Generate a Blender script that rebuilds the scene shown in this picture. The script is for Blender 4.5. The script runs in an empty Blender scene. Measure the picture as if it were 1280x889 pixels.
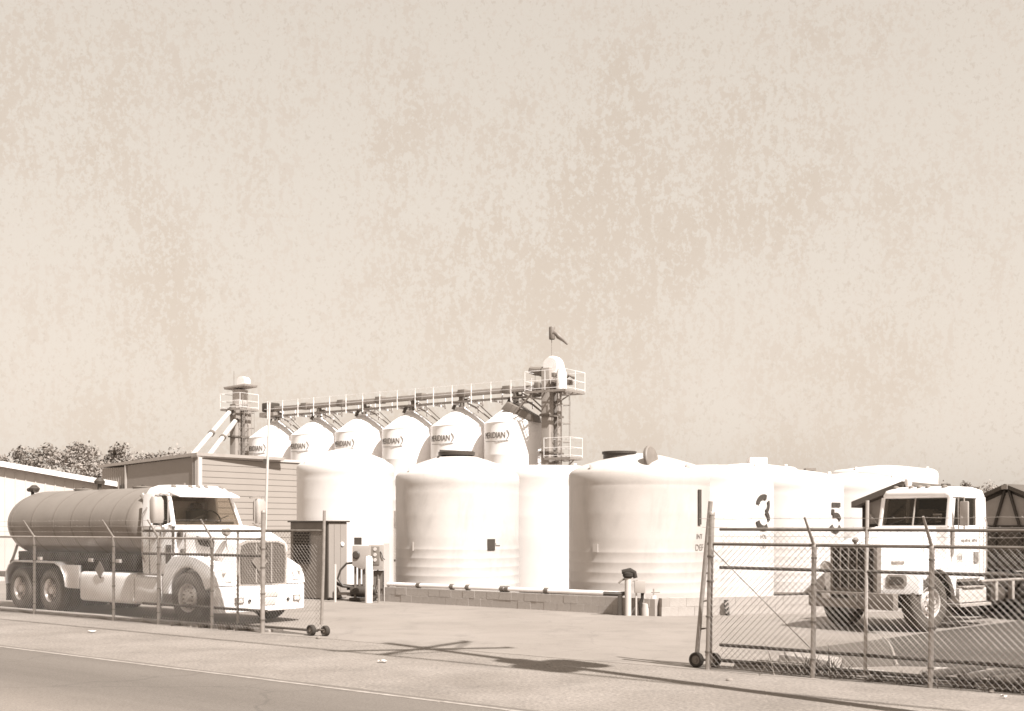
import bpy, bmesh, math, random
from mathutils import Matrix, Vector
R = math.radians
random.seed(7)
C = bpy.context.scene.collection
scene = bpy.context.scene

# ---------------------------------------------------------------- camera, light, sky, exposure
cam_d = bpy.data.cameras.new("camera"); cam = bpy.data.objects.new("camera", cam_d); C.objects.link(cam)
cam.location = (0, 0, 2.0); cam.rotation_euler = (R(90), 0, 0)
cam_d.sensor_width = 36; cam_d.lens = 36 * 1500 / 1280; cam_d.shift_y = 215.5 / 1280
cam_d.clip_start = 0.1; cam_d.clip_end = 9000
scene.camera = cam
vs = scene.view_settings
vs.view_transform = 'Standard'; vs.look = 'None'; vs.gamma = 1; vs.use_curve_mapping = False
vs.exposure = 1.15
scene.cycles.filter_width = 1.6
SUN_EL = 52.0
SX, SY = 0.642, -0.767                       # horizontal direction towards the sun
sd = bpy.data.lights.new("sun", 'SUN'); sun = bpy.data.objects.new("sun", sd); C.objects.link(sun)
sd.energy = 4.8; sd.angle = R(0.53); sd.color = (1.0, 0.983, 0.96)
sun.rotation_euler = Vector((SX * math.cos(R(SUN_EL)), SY * math.cos(R(SUN_EL)), math.sin(R(SUN_EL)))).to_track_quat('Z', 'Y').to_euler()
sun.location = (30, -30, 60)
W = bpy.data.worlds.new("World"); scene.world = W; W.use_nodes = True
nt = W.node_tree; nt.nodes.clear()
def N(t, kind, **kw):
    n = t.nodes.new(kind)
    for k, v in kw.items():
        if k.startswith('i_'):
            key = k[2:]; key = int(key) if key.isdigit() else key.replace('_', ' ')
            n.inputs[key].default_value = v
        else: setattr(n, k, v)
    return n
sky = N(nt, 'ShaderNodeTexSky', sky_type='NISHITA', sun_disc=False)
sky.sun_elevation = R(SUN_EL); sky.sun_rotation = math.atan2(SX, SY); sky.dust_density = 3.0
bw = N(nt, 'ShaderNodeRGBToBW'); nt.links.new(sky.outputs[0], bw.inputs[0])
# an old monochrome plate: the sky's brightness only, softened, then a thin mottled overcast veil in sepia
pw = N(nt, 'ShaderNodeMath', operation='POWER', i_1=0.28); nt.links.new(bw.outputs[0], pw.inputs[0])
tc = N(nt, 'ShaderNodeTexCoord')
mp = N(nt, 'ShaderNodeMapping'); mp.inputs['Scale'].default_value = (1, 1, 0.8); nt.links.new(tc.outputs['Generated'], mp.inputs[0])
def noise(scale, detail, rough, vec, dist=0.0):
    n = N(nt, 'ShaderNodeTexNoise', i_Scale=scale, i_Detail=detail, i_Roughness=rough, i_Distortion=dist); nt.links.new(vec.outputs[0], n.inputs['Vector']); return n
def mrange(src, a, b, c, d):
    n = N(nt, 'ShaderNodeMapRange', i_1=a, i_2=b, i_3=c, i_4=d); n.interpolation_type = 'SMOOTHSTEP'; nt.links.new(src.outputs[0], n.inputs[0]); return n
def math2(op, x, y):
    n = N(nt, 'ShaderNodeMath', operation=op); nt.links.new(x.outputs[0], n.inputs[0])
    if isinstance(y, (int, float)): n.inputs[1].default_value = y
    else: nt.links.new(y.outputs[0], n.inputs[1])
    return n
mp3 = N(nt, 'ShaderNodeMapping'); mp3.inputs['Scale'].default_value = (1, 1, 0.12); nt.links.new(tc.outputs['Generated'], mp3.inputs[0])
big = mrange(noise(4.2, 5.0, 0.62, mp), 0.38, 0.62, 0.0, 1.0)            # broad thin veils
veil = mrange(noise(17.0, 6.0, 0.68, mp, 0.4), 0.40, 0.62, 0.0, 1.0)      # patches
fine = noise(240.0, 6.0, 0.75, mp)
str_ = noise(150.0, 3.0, 0.55, mp3)
f1 = math2('ADD', fine, math2('MULTIPLY', math2('ADD', veil, big), 0.088))
f2 = math2('ADD', f1, math2('MULTIPLY', str_, 0.36))
sepz = N(nt, 'ShaderNodeSeparateXYZ'); nt.links.new(tc.outputs['Generated'], sepz.inputs[0])
zf = N(nt, 'ShaderNodeMapRange', i_1=0.06, i_2=0.26, i_3=0.5, i_4=1.0); nt.links.new(sepz.outputs[2], zf.inputs[0])      # the veil thins out into plain haze towards the horizon
fleck = math2('MULTIPLY', mrange(f2, 0.70, 0.785, 0.0, 1.0), zf)
dark = mrange(math2('ADD', noise(300.0, 4.0, 0.7, mp), math2('MULTIPLY', veil, 0.05)), 0.60, 0.67, 0.0, 0.5)
def mixc(fac, ca, cb):
    n = N(nt, 'ShaderNodeMix', data_type='RGBA'); nt.links.new(fac.outputs[0], n.inputs[0])
    for i, c in ((6, ca), (7, cb)):
        if isinstance(c, tuple): n.inputs[i].default_value = c
        else: nt.links.new(c.outputs[2], n.inputs[i])
    return n
base = mixc(big, (0.715, 0.610, 0.510, 1), (0.765, 0.668, 0.575, 1))
c1 = mixc(fleck, base, (0.790, 0.708, 0.618, 1))
c2 = mixc(dark, c1, (0.660, 0.565, 0.475, 1))
mul = N(nt, 'ShaderNodeVectorMath', operation='SCALE'); nt.links.new(c2.outputs[2], mul.inputs[0])
k_ = N(nt, 'ShaderNodeMath', operation='MULTIPLY', i_1=3.55); nt.links.new(pw.outputs[0], k_.inputs[0]); nt.links.new(k_.outputs[0], mul.inputs['Scale'])
bg = N(nt, 'ShaderNodeBackground', i_Strength=0.1); nt.links.new(mul.outputs[0], bg.inputs[0])
wo = N(nt, 'ShaderNodeOutputWorld'); nt.links.new(bg.outputs[0], wo.inputs[0])

# ---------------------------------------------------------------- materials (sepia tinted, real albedos but for hazed far foliage)
def sep(v):
    t = max(0.0, min(1.0, v)) ** 0.5
    g = 0.755 + 0.225 * t; b = 0.55 + 0.43 * t
    return (v * 1.03, v * g * 1.03, v * b * 1.03, 1)
MATS = {}
def mat(name, v, rough=0.7, metal=0.0, var=0.12, scale=3.0, bump=0.0, bscale=60.0, stretch=None, grain=0.0, gscale=200.0, spec=0.4, stain=0.0, lanes=False, cracks=0.0):
    if name in MATS: return MATS[name]
    m = bpy.data.materials.new(name); m.use_nodes = True; t = m.node_tree; t.nodes.clear()
    o = N(t, 'ShaderNodeOutputMaterial'); p = N(t, 'ShaderNodeBsdfPrincipled')
    t.links.new(p.outputs[0], o.inputs[0])
    p.inputs['Roughness'].default_value = rough; p.inputs['Metallic'].default_value = metal
    p.inputs['Specular IOR Level'].default_value = spec
    tx = N(t, 'ShaderNodeTexCoord'); src = tx.outputs['Object']
    if stretch:
        mm = N(t, 'ShaderNodeMapping'); mm.inputs['Scale'].default_value = stretch; t.links.new(src, mm.inputs[0]); src = mm.outputs[0]
    n = N(t, 'ShaderNodeTexNoise', i_Scale=scale, i_Detail=6.0, i_Roughness=0.62); t.links.new(src, n.inputs['Vector'])
    r = N(t, 'ShaderNodeValToRGB'); el = r.color_ramp.elements
    el[0].position = 0.3; el[1].position = 0.7
    el[0].color = sep(v * (1 - var)); el[1].color = sep(min(0.9, v * (1 + var)))
    t.links.new(n.outputs[0], r.inputs[0]); col = r.outputs[0]
    if lanes:
        sp = N(t, 'ShaderNodeSeparateXYZ'); t.links.new(tx.outputs['Object'], sp.inputs[0])
        wn = N(t, 'ShaderNodeTexNoise', i_Scale=0.6, i_Detail=4.0); t.links.new(tx.outputs['Object'], wn.inputs['Vector'])
        ad = N(t, 'ShaderNodeMath', operation='MULTIPLY_ADD', i_1=0.9); t.links.new(wn.outputs[0], ad.inputs[0]); t.links.new(sp.outputs[1], ad.inputs[2])
        lr = N(t, 'ShaderNodeMapRange', i_1=-2.9, i_2=-1.3, i_3=1.22, i_4=0.88); lr.interpolation_type = 'SMOOTHSTEP'; t.links.new(ad.outputs[0], lr.inputs[0])
        mx = N(t, 'ShaderNodeVectorMath', operation='SCALE'); t.links.new(col, mx.inputs[0]); t.links.new(lr.outputs[0], mx.inputs['Scale']); col = mx.outputs[0]
    if cracks:
        wn2 = N(t, 'ShaderNodeTexNoise', i_Scale=1.3, i_Detail=4.0); t.links.new(tx.outputs['Object'], wn2.inputs['Vector'])
        wm = N(t, 'ShaderNodeVectorMath', operation='MULTIPLY_ADD'); wm.inputs[1].default_value = (0.7, 0.7, 0.7); t.links.new(wn2.outputs[1], wm.inputs[0]); t.links.new(tx.outputs['Object'], wm.inputs[2])
        vo = N(t, 'ShaderNodeTexVoronoi', feature='DISTANCE_TO_EDGE', i_Scale=0.28); t.links.new(wm.outputs[0], vo.inputs['Vector'])
        cm = N(t, 'ShaderNodeMapRange', i_1=0.003, i_2=0.009, i_3=1 - cracks, i_4=1.0); t.links.new(vo.outputs[0], cm.inputs[0])
        mx = N(t, 'ShaderNodeVectorMath', operation='SCALE'); t.links.new(col, mx.inputs[0]); t.links.new(cm.outputs[0], mx.inputs['Scale']); col = mx.outputs[0]
    if grain:
        g = N(t, 'ShaderNodeTexNoise', i_Scale=gscale, i_Detail=3.0, i_Roughness=0.7); t.links.new(tx.outputs['Object'], g.inputs['Vector'])
        gm = N(t, 'ShaderNodeMapRange', i_1=0.32, i_2=0.68, i_3=1 - grain, i_4=1 + grain); t.links.new(g.outputs[0], gm.inputs[0])
        mx = N(t, 'ShaderNodeVectorMath', operation='SCALE'); t.links.new(col, mx.inputs[0]); t.links.new(gm.outputs[0], mx.inputs['Scale']); col = mx.outputs[0]
    if stain:
        s = N(t, 'ShaderNodeTexNoise', i_Scale=0.9, i_Detail=7.0, i_Roughness=0.7, i_Distortion=0.6); 
        sm = N(t, 'ShaderNodeMapping'); sm.inputs['Scale'].default_value = (1, 1, 0.45); t.links.new(tx.outputs['Object'], sm.inputs[0]); t.links.new(sm.outputs[0], s.inputs['Vector'])
        sr = N(t, 'ShaderNodeMapRange', i_1=0.50, i_2=0.72, i_3=1.0, i_4=1 - stain); t.links.new(s.outputs[0], sr.inputs[0])
        mx = N(t, 'ShaderNodeVectorMath', operation='SCALE'); t.links.new(col, mx.inputs[0]); t.links.new(sr.outputs[0], mx.inputs['Scale']); col = mx.outputs[0]
    t.links.new(col, p.inputs['Base Color'])
    if bump:
        bn = N(t, 'ShaderNodeTexNoise', i_Scale=bscale, i_Detail=5.0, i_Roughness=0.65); t.links.new(tx.outputs['Object'], bn.inputs['Vector'])
        b = N(t, 'ShaderNodeBump', i_Strength=bump, i_Distance=0.02); t.links.new(bn.outputs[0], b.inputs['Height']); t.links.new(b.outputs[0], p.inputs['Normal'])
    MATS[name] = m
    return m
def glass(name, v, tr):
    m = bpy.data.materials.new(name); m.use_nodes = True; t = m.node_tree; t.nodes.clear()
    o = N(t, 'ShaderNodeOutputMaterial'); tp = N(t, 'ShaderNodeBsdfTransparent'); tp.inputs[0].default_value = (tr, tr * .97, tr * .93, 1)
    gl = N(t, 'ShaderNodeBsdfGlossy', i_Roughness=0.04); gl.inputs[0].default_value = (0.85, 0.8, 0.72, 1)
    lw = N(t, 'ShaderNodeLayerWeight', i_Blend=0.5); p5 = N(t, 'ShaderNodeMath', operation='POWER', i_1=4.0); t.links.new(lw.outputs['Facing'], p5.inputs[0]); f = N(t, 'ShaderNodeMath', operation='MULTIPLY_ADD', i_1=0.7, i_2=0.03); t.links.new(p5.outputs[0], f.inputs[0]); mx = N(t, 'ShaderNodeMixShader')
    t.links.new(f.outputs[0], mx.inputs[0]); t.links.new(tp.outputs[0], mx.inputs[1]); t.links.new(gl.outputs[0], mx.inputs[2]); t.links.new(mx.outputs[0], o.inputs[0])
    MATS[name] = m; return m
M_DIRT = mat('dirt', 0.188, 0.95, var=0.18, scale=0.55, bump=0.9, bscale=14, grain=0.30, gscale=20, stain=0.18)
M_YARD = mat('concrete_yard', 0.202, 0.9, var=0.12, scale=0.35, bump=0.2, bscale=30, grain=0.08, gscale=30, stain=0.22, cracks=0.10)
M_ROAD = mat('road_asphalt', 0.137, 0.9, var=0.16, scale=0.9, bump=0.35, bscale=90, stretch=(0.05, 1.0, 1), grain=0.22, gscale=45, lanes=True, cracks=0.16)
M_PATCH = mat('dark_asphalt', 0.058, 0.85, var=0.10, scale=0.7, bump=0.3, bscale=70, grain=0.10, gscale=60)
M_PATCH2 = mat('worn_asphalt', 0.092, 0.9, var=0.12, scale=0.8, bump=0.3, bscale=70, grain=0.12, gscale=60)
M_LINE = mat('road_paint', 0.25, 0.85, var=0.25, scale=5)
M_PALE = mat('pale_pipe', 0.34, 0.7, var=0.15, scale=4)
M_KERB = mat('kerb_concrete', 0.28, 0.9, var=0.15, scale=2, bump=0.3, bscale=30)
M_BLOCK = mat('block_concrete', 0.33, 0.92, var=0.14, scale=2.2, bump=0.4, bscale=40, stain=0.2)
M_MORTAR = mat('mortar', 0.30, 0.95, var=0.1)
M_TANK = mat('white_poly', 0.58, 0.45, var=0.05, scale=0.8, bump=0.06, bscale=2.5, stain=0.10)
M_TANK3 = mat('weathered_poly', 0.43, 0.55, var=0.08, scale=0.9, bump=0.10, bscale=2.2, stain=0.16)
M_TANK2 = mat('aged_poly', 0.50, 0.5, var=0.08, scale=0.9, bump=0.10, bscale=2.2, stain=0.22)
M_SILO = mat('silo_white', 0.80, 0.4, var=0.04, scale=0.5)
M_INK = mat('stencil_black', 0.055, 0.7, var=0.25, scale=6)
M_FAINT = mat('faded_ink', 0.2, 0.7, var=0.2, scale=6)
M_LOGO = mat('logo_grey', 0.13, 0.6, var=0.15, scale=4)
M_GALV = mat('galvanised', 0.27, 0.5, metal=0.25, var=0.18, scale=9)
M_GALVD = mat('weathered_galvanised', 0.14, 0.6, metal=0.2, var=0.25, scale=9)
M_RUST = mat('rusty_steel', 0.075, 0.8, var=0.3, scale=9)
M_WIRE = mat('fence_wire', 0.27, 0.55, metal=0.1, var=0.2, scale=4)
M_WHITE = mat('white_paint', 0.76, 0.28, var=0.06, scale=1.5, spec=0.5, stain=0.10)
M_WHITE2 = mat('old_white_paint', 0.70, 0.4, var=0.08, scale=2.0, spec=0.45, stain=0.08)
M_CREAM = mat('cream_steel', 0.45, 0.6, var=0.06, scale=1.0)
M_SIDING = mat('siding_paint', 0.26, 0.6, var=0.05, scale=0.8)
M_DSIDE = mat('grey_metal_siding', 0.21, 0.6, var=0.06, scale=0.8)
M_ROOF = mat('roof_metal', 0.30, 0.5, var=0.08)
M_STEELTANK = mat('brushed_tank_steel', 0.235, 0.42, metal=0.35, var=0.08, scale=1.5, stain=0.12)
M_ALU = mat('polished_aluminium', 0.62, 0.28, metal=0.75, var=0.06, scale=2)
M_CHROME = mat('chrome', 0.6, 0.15, metal=0.9, var=0.05)
M_BLACK = mat('black_rubber', 0.04, 0.85, var=0.2, scale=6, bump=0.2, bscale=40)
M_TYREGREY = mat('dusty_rubber', 0.075, 0.9, var=0.15, scale=6, bump=0.15, bscale=40)
M_CHASSIS = mat('chassis_black', 0.035, 0.6, var=0.25, scale=4)
M_DARK = mat('dark_interior', 0.03, 0.9, var=0.2)
M_GRILLE = mat('grille_mesh', 0.085, 0.45, metal=0.4, var=0.12, scale=12)
M_GREY = mat('grey_paint', 0.17, 0.5, var=0.12, scale=3)
M_LGREY = mat('light_grey_paint', 0.31, 0.5, var=0.1, scale=3)
M_DGREY = mat('dark_grey_paint', 0.055, 0.5, var=0.15, scale=3)
M_TARP = mat('dark_tarp', 0.085, 0.7, var=0.15, scale=1.2, bump=0.2, bscale=6)
M_BARK = mat('bark', 0.09, 0.95, var=0.25, scale=8, bump=0.5, bscale=20)
M_LEAF = [mat('foliage_dark', 0.18, 0.8, var=0.2, scale=1.2, spec=0.1), mat('foliage_mid', 0.20, 0.8, var=0.2, scale=1.2, spec=0.1), mat('foliage_hazed', 0.26, 0.8, var=0.3, scale=1.2, spec=0.1)]  # base colours lifted to stand in for distance haze on the trees
M_WOOD = mat('weathered_timber', 0.2, 0.9, var=0.25, scale=5, stretch=(1, 6, 6), bump=0.4, bscale=25)
M_PAPER = mat('paper', 0.5, 0.8, var=0.05)
M_STONE = mat('stone', 0.2, 0.95, var=0.2, scale=8, bump=0.5, bscale=20)
M_LAMP = mat('lamp_glass', 0.55, 0.15, var=0.08, spec=0.6)
M_GLASS = glass('window_glass', 0.05, 0.88)
M_GLASSD = glass('dark_window_glass', 0.05, 0.62)

# ---------------------------------------------------------------- mesh helpers
class MB:
    def __init__(s, M=None): s.v = []; s.f = []; s.M = M or Matrix()
    def add(s, vs_, fs):
        b = len(s.v); s.v += [tuple(s.M @ Vector(p)) for p in vs_]; s.f += [tuple(b + i for i in f) for f in fs]; return s
    def box(s, x0, x1, y0, y1, z0, z1):
        return s.add([(x0,y0,z0),(x1,y0,z0),(x1,y1,z0),(x0,y1,z0),(x0,y0,z1),(x1,y0,z1),(x1,y1,z1),(x0,y1,z1)],
                     [(0,3,2,1),(4,5,6,7),(0,1,5,4),(1,2,6,5),(2,3,7,6),(3,0,4,7)])
    def prism(s, poly, a, b, ax='y'):
        n = len(poly)
        def P(p, w): return (p[0], w, p[1]) if ax == 'y' else ((p[0], p[1], w) if ax == 'z' else (w, p[0], p[1]))
        vs_ = [P(p, a) for p in poly] + [P(p, b) for p in poly]
        fs = [tuple(range(n)), tuple(range(2 * n - 1, n - 1, -1))] + [((i + 1) % n, i, n + i, n + (i + 1) % n) for i in range(n)]
        return s.add(vs_, fs)
    def loft(s, rings, caps=True):
        n = len(rings[0]); vs_ = [p for r in rings for p in r]; fs = []
        for k in range(len(rings) - 1):
            for i in range(n):
                j = (i + 1) % n; fs.append((k*n+i, k*n+j, (k+1)*n+j, (k+1)*n+i))
        if caps: fs += [tuple(range(n - 1, -1, -1)), tuple((len(rings) - 1) * n + i for i in range(n))]
        return s.add(vs_, fs)
    def tube(s, pts, r, n=8, caps=True):
        pts = [Vector(p) for p in pts]; rings = []
        for i, p in enumerate(pts):
            d = (pts[min(i + 1, len(pts) - 1)] - pts[max(i - 1, 0)]).normalized()
            u = d.orthogonal().normalized() if i == 0 else (u - d * u.dot(d)).normalized()
            w = d.cross(u); rr = r[i] if isinstance(r, (list, tuple)) else r
            rings.append([tuple(p + (u * math.cos(2*math.pi*k/n) + w * math.sin(2*math.pi*k/n)) * rr) for k in range(n)])
        return s.loft(rings, caps)
    def lathe(s, prof, n=32, O=(0,0,0), ax='z', sx=1.0, sy=1.0):
        vs_ = []; idx = []
        for (r, z) in prof:
            if r < 1e-6: idx.append([len(vs_)] * n); vs_.append((0, 0, z))
            else:
                idx.append(list(range(len(vs_), len(vs_) + n)))
                vs_ += [(r * sx * math.cos(2*math.pi*k/n), r * sy * math.sin(2*math.pi*k/n), z) for k in range(n)]
        fs = []
        for a, b in zip(idx, idx[1:]):
            for i in range(n):
                j = (i + 1) % n; q = []
                for t in (a[i], a[j], b[j], b[i]):
                    if t not in q: q.append(t)
                if len(q) > 2: fs.append(tuple(q))
        if ax == 'y': vs_ = [(x, -z, y) for x, y, z in vs_]
        if ax == '-y': vs_ = [(x, z, -y) for x, y, z in vs_]
        if ax == 'x': vs_ = [(z, x, y) for x, y, z in vs_]
        return s.add([(x + O[0], y + O[1], z + O[2]) for x, y, z in vs_], fs)
    def build(s, name, m, parent=None, bevel=0.0, seg=2, smooth=34, kind=None, label=None):
        me = bpy.data.meshes.new(name); me.from_pydata(s.v, [], s.f); me.update()
        bm = bmesh.new(); bm.from_mesh(me)
        bmesh.ops.recalc_face_normals(bm, faces=bm.faces)
        if bevel:
            ed = [e for e in bm.edges if len(e.link_faces) == 2 and e.calc_face_angle(0) > R(28)]
            bmesh.ops.bevel(bm, geom=ed, offset=bevel, segments=seg, profile=0.6, affect='EDGES', clamp_overlap=True)
        bm.to_mesh(me); bm.free()
        if smooth:
            me.polygons.foreach_set('use_smooth', [True] * len(me.polygons)); me.set_sharp_from_angle(angle=R(smooth))
        me.materials.append(m)
        return link(name, me, parent, kind, label)
def link(name, me, parent=None, kind=None, label=None):
    o = bpy.data.objects.new(name, me); C.objects.link(o)
    if parent: o.parent = parent
    if kind: o['kind'] = kind
    if label: o['label'] = label
    return o
def thing(name, label, cat, loc=(0, 0, 0), rz=0.0, group=None):
    o = bpy.data.objects.new(name, None); C.objects.link(o); o.empty_display_size = 0.2
    o.location = loc; o.rotation_euler = (0, 0, rz); o['label'] = label; o['category'] = cat
    if group: o['group'] = group
    return o
def tag(o, label, cat, group=None):
    o['label'] = label; o['category'] = cat
    if group: o['group'] = group
    return o
def copy_tree(o, parent=None):
    c = o.copy(); C.objects.link(c)
    if parent: c.parent = parent
    for ch in list(o.children): copy_tree(ch, c)
    return c
def rrect(x0, x1, y0, y1, r, z, n=3):
    out = []
    for cx, cy, a in ((x1 - r, y1 - r, 0), (x0 + r, y1 - r, 90), (x0 + r, y0 + r, 180), (x1 - r, y0 + r, 270)):
        for k in range(n + 1):
            t = R(a + 90 * k / n); out.append((cx + r * math.cos(t), cy + r * math.sin(t), z))
    return out
def arcpts(cx, cz, r, a0, a1, n):
    return [(cx + r * math.cos(R(a0 + (a1 - a0) * k / n)), cz + r * math.sin(R(a0 + (a1 - a0) * k / n))) for k in range(n + 1)]
def text_mesh(s, size, depth=0.004, sx=1.0):
    cu = bpy.data.curves.new('lettering', 'FONT'); cu.body = s; cu.size = size; cu.extrude = depth; cu.align_x = 'LEFT'; cu.resolution_u = 3
    o = bpy.data.objects.new('lettering', cu); C.objects.link(o)
    dg = bpy.context.evaluated_depsgraph_get(); me = bpy.data.meshes.new_from_object(o.evaluated_get(dg))
    bpy.data.objects.remove(o); bpy.data.curves.remove(cu)
    for v in me.vertices: v.co.x *= sx
    return me
def wrap(me, rad, ang0, z0, out=0.004):
    """bend a flat mesh (x along, y up, z out) round a vertical cylinder, x=0 at angle ang0 (degrees, from -Y towards +X)"""
    for v in me.vertices:
        a = R(ang0) + v.co.x / rad; rr = rad + out + v.co.z
        v.co = Vector((rr * math.sin(a), -rr * math.cos(a), z0 + v.co.y))
    me.update()
def pt(px, py, Y): return Vector(((px - 640) / 1500 * Y, Y, 2 + (660 - py) / 1500 * Y))
# ---------------------------------------------------------------- the ground, road and yard
FA = math.atan2(-0.617, 0.787)                  # direction of the fence line
def T(px):
    k = (px - 640) / 1500; return 19.11 * k / (0.787 + 0.617 * k)
mb = MB(); n = 40
ys = [-30, -10] + [i * 3 for i in range(1, 40)] + [200, 400, 900, 2500, 6000]
xs = [-6000, -900, -200] + [i * 5 for i in range(-16, 17)] + [200, 900, 6000]
rg = random.Random(3)
vv = []
for y in ys:
    for x in xs: vv.append((x, y, 0.0))
mb.add(vv, [(j*len(xs)+i, j*len(xs)+i+1, (j+1)*len(xs)+i+1, (j+1)*len(xs)+i) for j in range(len(ys)-1) for i in range(len(xs)-1)])
mb.build('ground', M_DIRT, kind='structure')
def sheet(name, poly, z, m, loc=(0,0,0), rz=0, edge=0.0):
    o = MB().prism(poly, -0.05, z, 'z').build(name, m, kind='structure', smooth=0); o.location = loc; o.rotation_euler = (0, 0, rz); return o
def ragged(x0, x1, y, amp, step, rnd):
    k = max(2, int(abs(x1 - x0) / step)); return [(x0 + (x1 - x0) * i / k, y + rnd.uniform(-amp, amp)) for i in range(k + 1)]
RA = math.atan2(-0.634, 0.773)
sheet('road', ragged(-70, 60, 0.12, 0.035, 0.7, rg) + [(60, -9.4), (-70, -9.4)], 0.006, M_ROAD, (0, 13.15, 0), RA)
mb = MB()
for i in range(-60, 50, 1):
    x = i * 1.0; w = rg.uniform(-0.006, 0.006)
    mb.box(x, x + rg.uniform(0.97, 0.998), -0.08 + w, 0.0 + w * 0.5, 0.004, 0.011)
o = mb.build('road_marking', M_LINE, kind='structure', smooth=0); o.location = (0, 13.15, 0); o.rotation_euler = (0, 0, RA)
sheet('yard', ragged(-40, 5.2, -0.10, 0.05, 0.5, rg) + [(5.2, 0.5), (40, 0.5), (40, 70), (-60, 70)], 0.005, M_YARD, (0, 19.11, 0), FA)
# dark asphalt apron inside the right-hand gate
def gpt(px, py): Y = 3000 / (py - 660); return ((px - 640) / 1500 * Y, Y)
pat = bpy.data.objects.new('asphalt_apron', None)
sheet('asphalt_apron', [gpt(1108, 799), gpt(1190, 787.5), gpt(1290, 774.5), gpt(1420, 760), gpt(1420, 838), gpt(1290, 837), gpt(1200, 835), gpt(1123, 833)], 0.012, M_PATCH)
bpy.data.objects.remove(pat)
sheet('worn_apron', [gpt(1018, 810), gpt(1107.4, 799.2), gpt(1122, 833), gpt(1010, 836), gpt(985, 824)], 0.012, M_PATCH2)
mb = MB(); e0 = [gpt(1104, 798.5), gpt(1110, 804), gpt(1115, 813), gpt(1121, 833)]
mb.tube([(x, y, 0.012) for x, y in e0], 0.028, 6); mb.build('apron_edge_strip', M_LINE, kind='structure')
def froot(name, label, cat, yoff=0.0, group=None):
    return thing(name, label, cat, (0.617 * yoff, 19.11 + 0.787 * yoff, 0), FA, group)
o = MB()
k = bpy.data.objects.new('kerb', None); C.objects.link(k); k['kind'] = 'structure'; k.location = (0.617*0.16, 19.11+0.787*0.16, 0); k.rotation_euler = (0,0,FA)
x = -21.0; first = None
while x < T(300):
    if first is None:
        first = MB().box(0, 1.49, -0.03, 0.34, -0.02, 0.06).build('kerb_stone', M_KERB, k, bevel=0.015); first.location.x = x
    else:
        c = first.copy(); C.objects.link(c); c.location.x = x; c.location.y = rg.uniform(-.006, .006); c.rotation_euler.z = rg.uniform(-.004, .004)
    x += 1.5

# ---------------------------------------------------------------- fences and gates
def chain(x0, x1, z0, z1, name='chain_link_mesh', pitch=0.088, r=0.0020, parent=None, y=0.0, xtop=None):
    mb = MB(); H = z1 - z0
    for sgn in (1, -1):
        k = 0; c = x0 - H
        while c < x1 + H:
            # line: x = c + sgn*(z - z0) (sgn=1) ; clip
            za, zb = z0, z1
            if sgn == 1:
                lo = max(za, z0 + (x0 - c)); hi = min(zb, z0 + (x1 - c))
                if hi - lo > 0.03: a = (c + lo - z0, lo); b = (c + hi - z0, hi)
                else: a = None
            else:
                lo = max(za, z0 + (c - x1)); hi = min(zb, z0 + (c - x0))
                if hi - lo > 0.03: a = (c - (lo - z0), lo); b = (c - (hi - z0), hi)
                else: a = None
            if a:
                yy = y + 0.0035 * sgn; d = r
                q = 0.7071 * d
                vs_ = []
                for (X, Z) in (a, b):
                    vs_ += [(X - q, yy, Z + sgn * q), (X, yy - d, Z), (X + q, yy, Z - sgn * q), (X, yy + d, Z)]
                mb.add(vs_, [(0,1,5,4),(1,2,6,5),(2,3,7,6),(3,0,4,7)])
            c += pitch
    return mb.build(name, M_WIRE, parent, kind='stuff', smooth=0)
def barbed(x0, x1, y, z, parent, nx):
    mb = MB(); seg = max(2, int((x1 - x0) / 1.5)); pts = []
    for i in range(seg * 3 + 1):
        t = i / (seg * 3); pts.append((x0 + (x1 - x0) * t, y, z - 0.012 * abs(math.sin(t * math.pi * nx))))
    mb.tube(pts, 0.003, 5)
    x = x0 + 0.1
    while x < x1:
        a = nx + x * 7
        for s_ in (0, 1.6):
            dx, dz = 0.018 * math.cos(a + s_), 0.018 * math.sin(a + s_)
            mb.add([(x - dx, y - 0.008, z - dz), (x + dx, y + 0.008, z + dz), (x, y + .002, z + .004)], [(0, 1, 2)])
        x += 0.14
    return mb.build('barbed_wire', M_WIRE, parent, smooth=0)
def post(x, h, r, parent, lean=0.0, leany=0.0, arm=True, name='post'):
    mb = MB(); mb.tube([(x, 0, -0.1), (x + lean, leany, h)], r, 10)
    mb.lathe([(r * 1.1, -0.02), (r * 1.1, 0.01), (r * 0.8, 0.03), (0, 0.035)], 10, (x + lean, leany, h))
    p = mb.build(name, M_GALV, parent)
    if arm:
        MB().tube([(x + lean, leany, h), (x + lean - 0.02, leany - 0.26, h + 0.38)], [r * 0.75, r * 0.45], 8).build('barb_arm', M_GALV, p)
    mb = MB()
    for z in (0.25, 0.75, 1.25, 1.6): mb.lathe([(r * 1.02, z - .012), (r * 1.22, z - .012), (r * 1.22, z + .012), (r * 1.02, z + .012)], 10, (x + lean * z / h, leany * z / h, 0))
    mb.build('tie_bands', M_GALVD, p, kind='stuff')
    return p
def rail(x0, x1, z0, z1, r, parent, name, m, y=0.0):
    return MB().tube([(x0, y, z0), (x1, y, z1)], r, 8).build(name, m, parent)
fl = froot('chain_link_fence', 'chain link fence with angled barbed wire arms in front of the tanker truck', 'fence')
tl = T(328)
for px, ln in ((43, .0), (142, .0), (198, .01), (265, .0)): post(T(px), 1.79, 0.032, fl, ln)
for t in (T(43) - 3.1, T(43) - 6.2): post(t, 1.79, 0.032, fl)
post(tl, 2.3, 0.044, fl, 0.03, 0.0, arm=False, name='terminal_post')
rail(T(43) - 6.2, tl, 1.79, 1.79, 0.024, fl, 'top_rail', M_GALV)
chain(T(43) - 6.2, tl, 0.06, 1.77, parent=fl, y=-0.03, r=0.0026)
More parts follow.
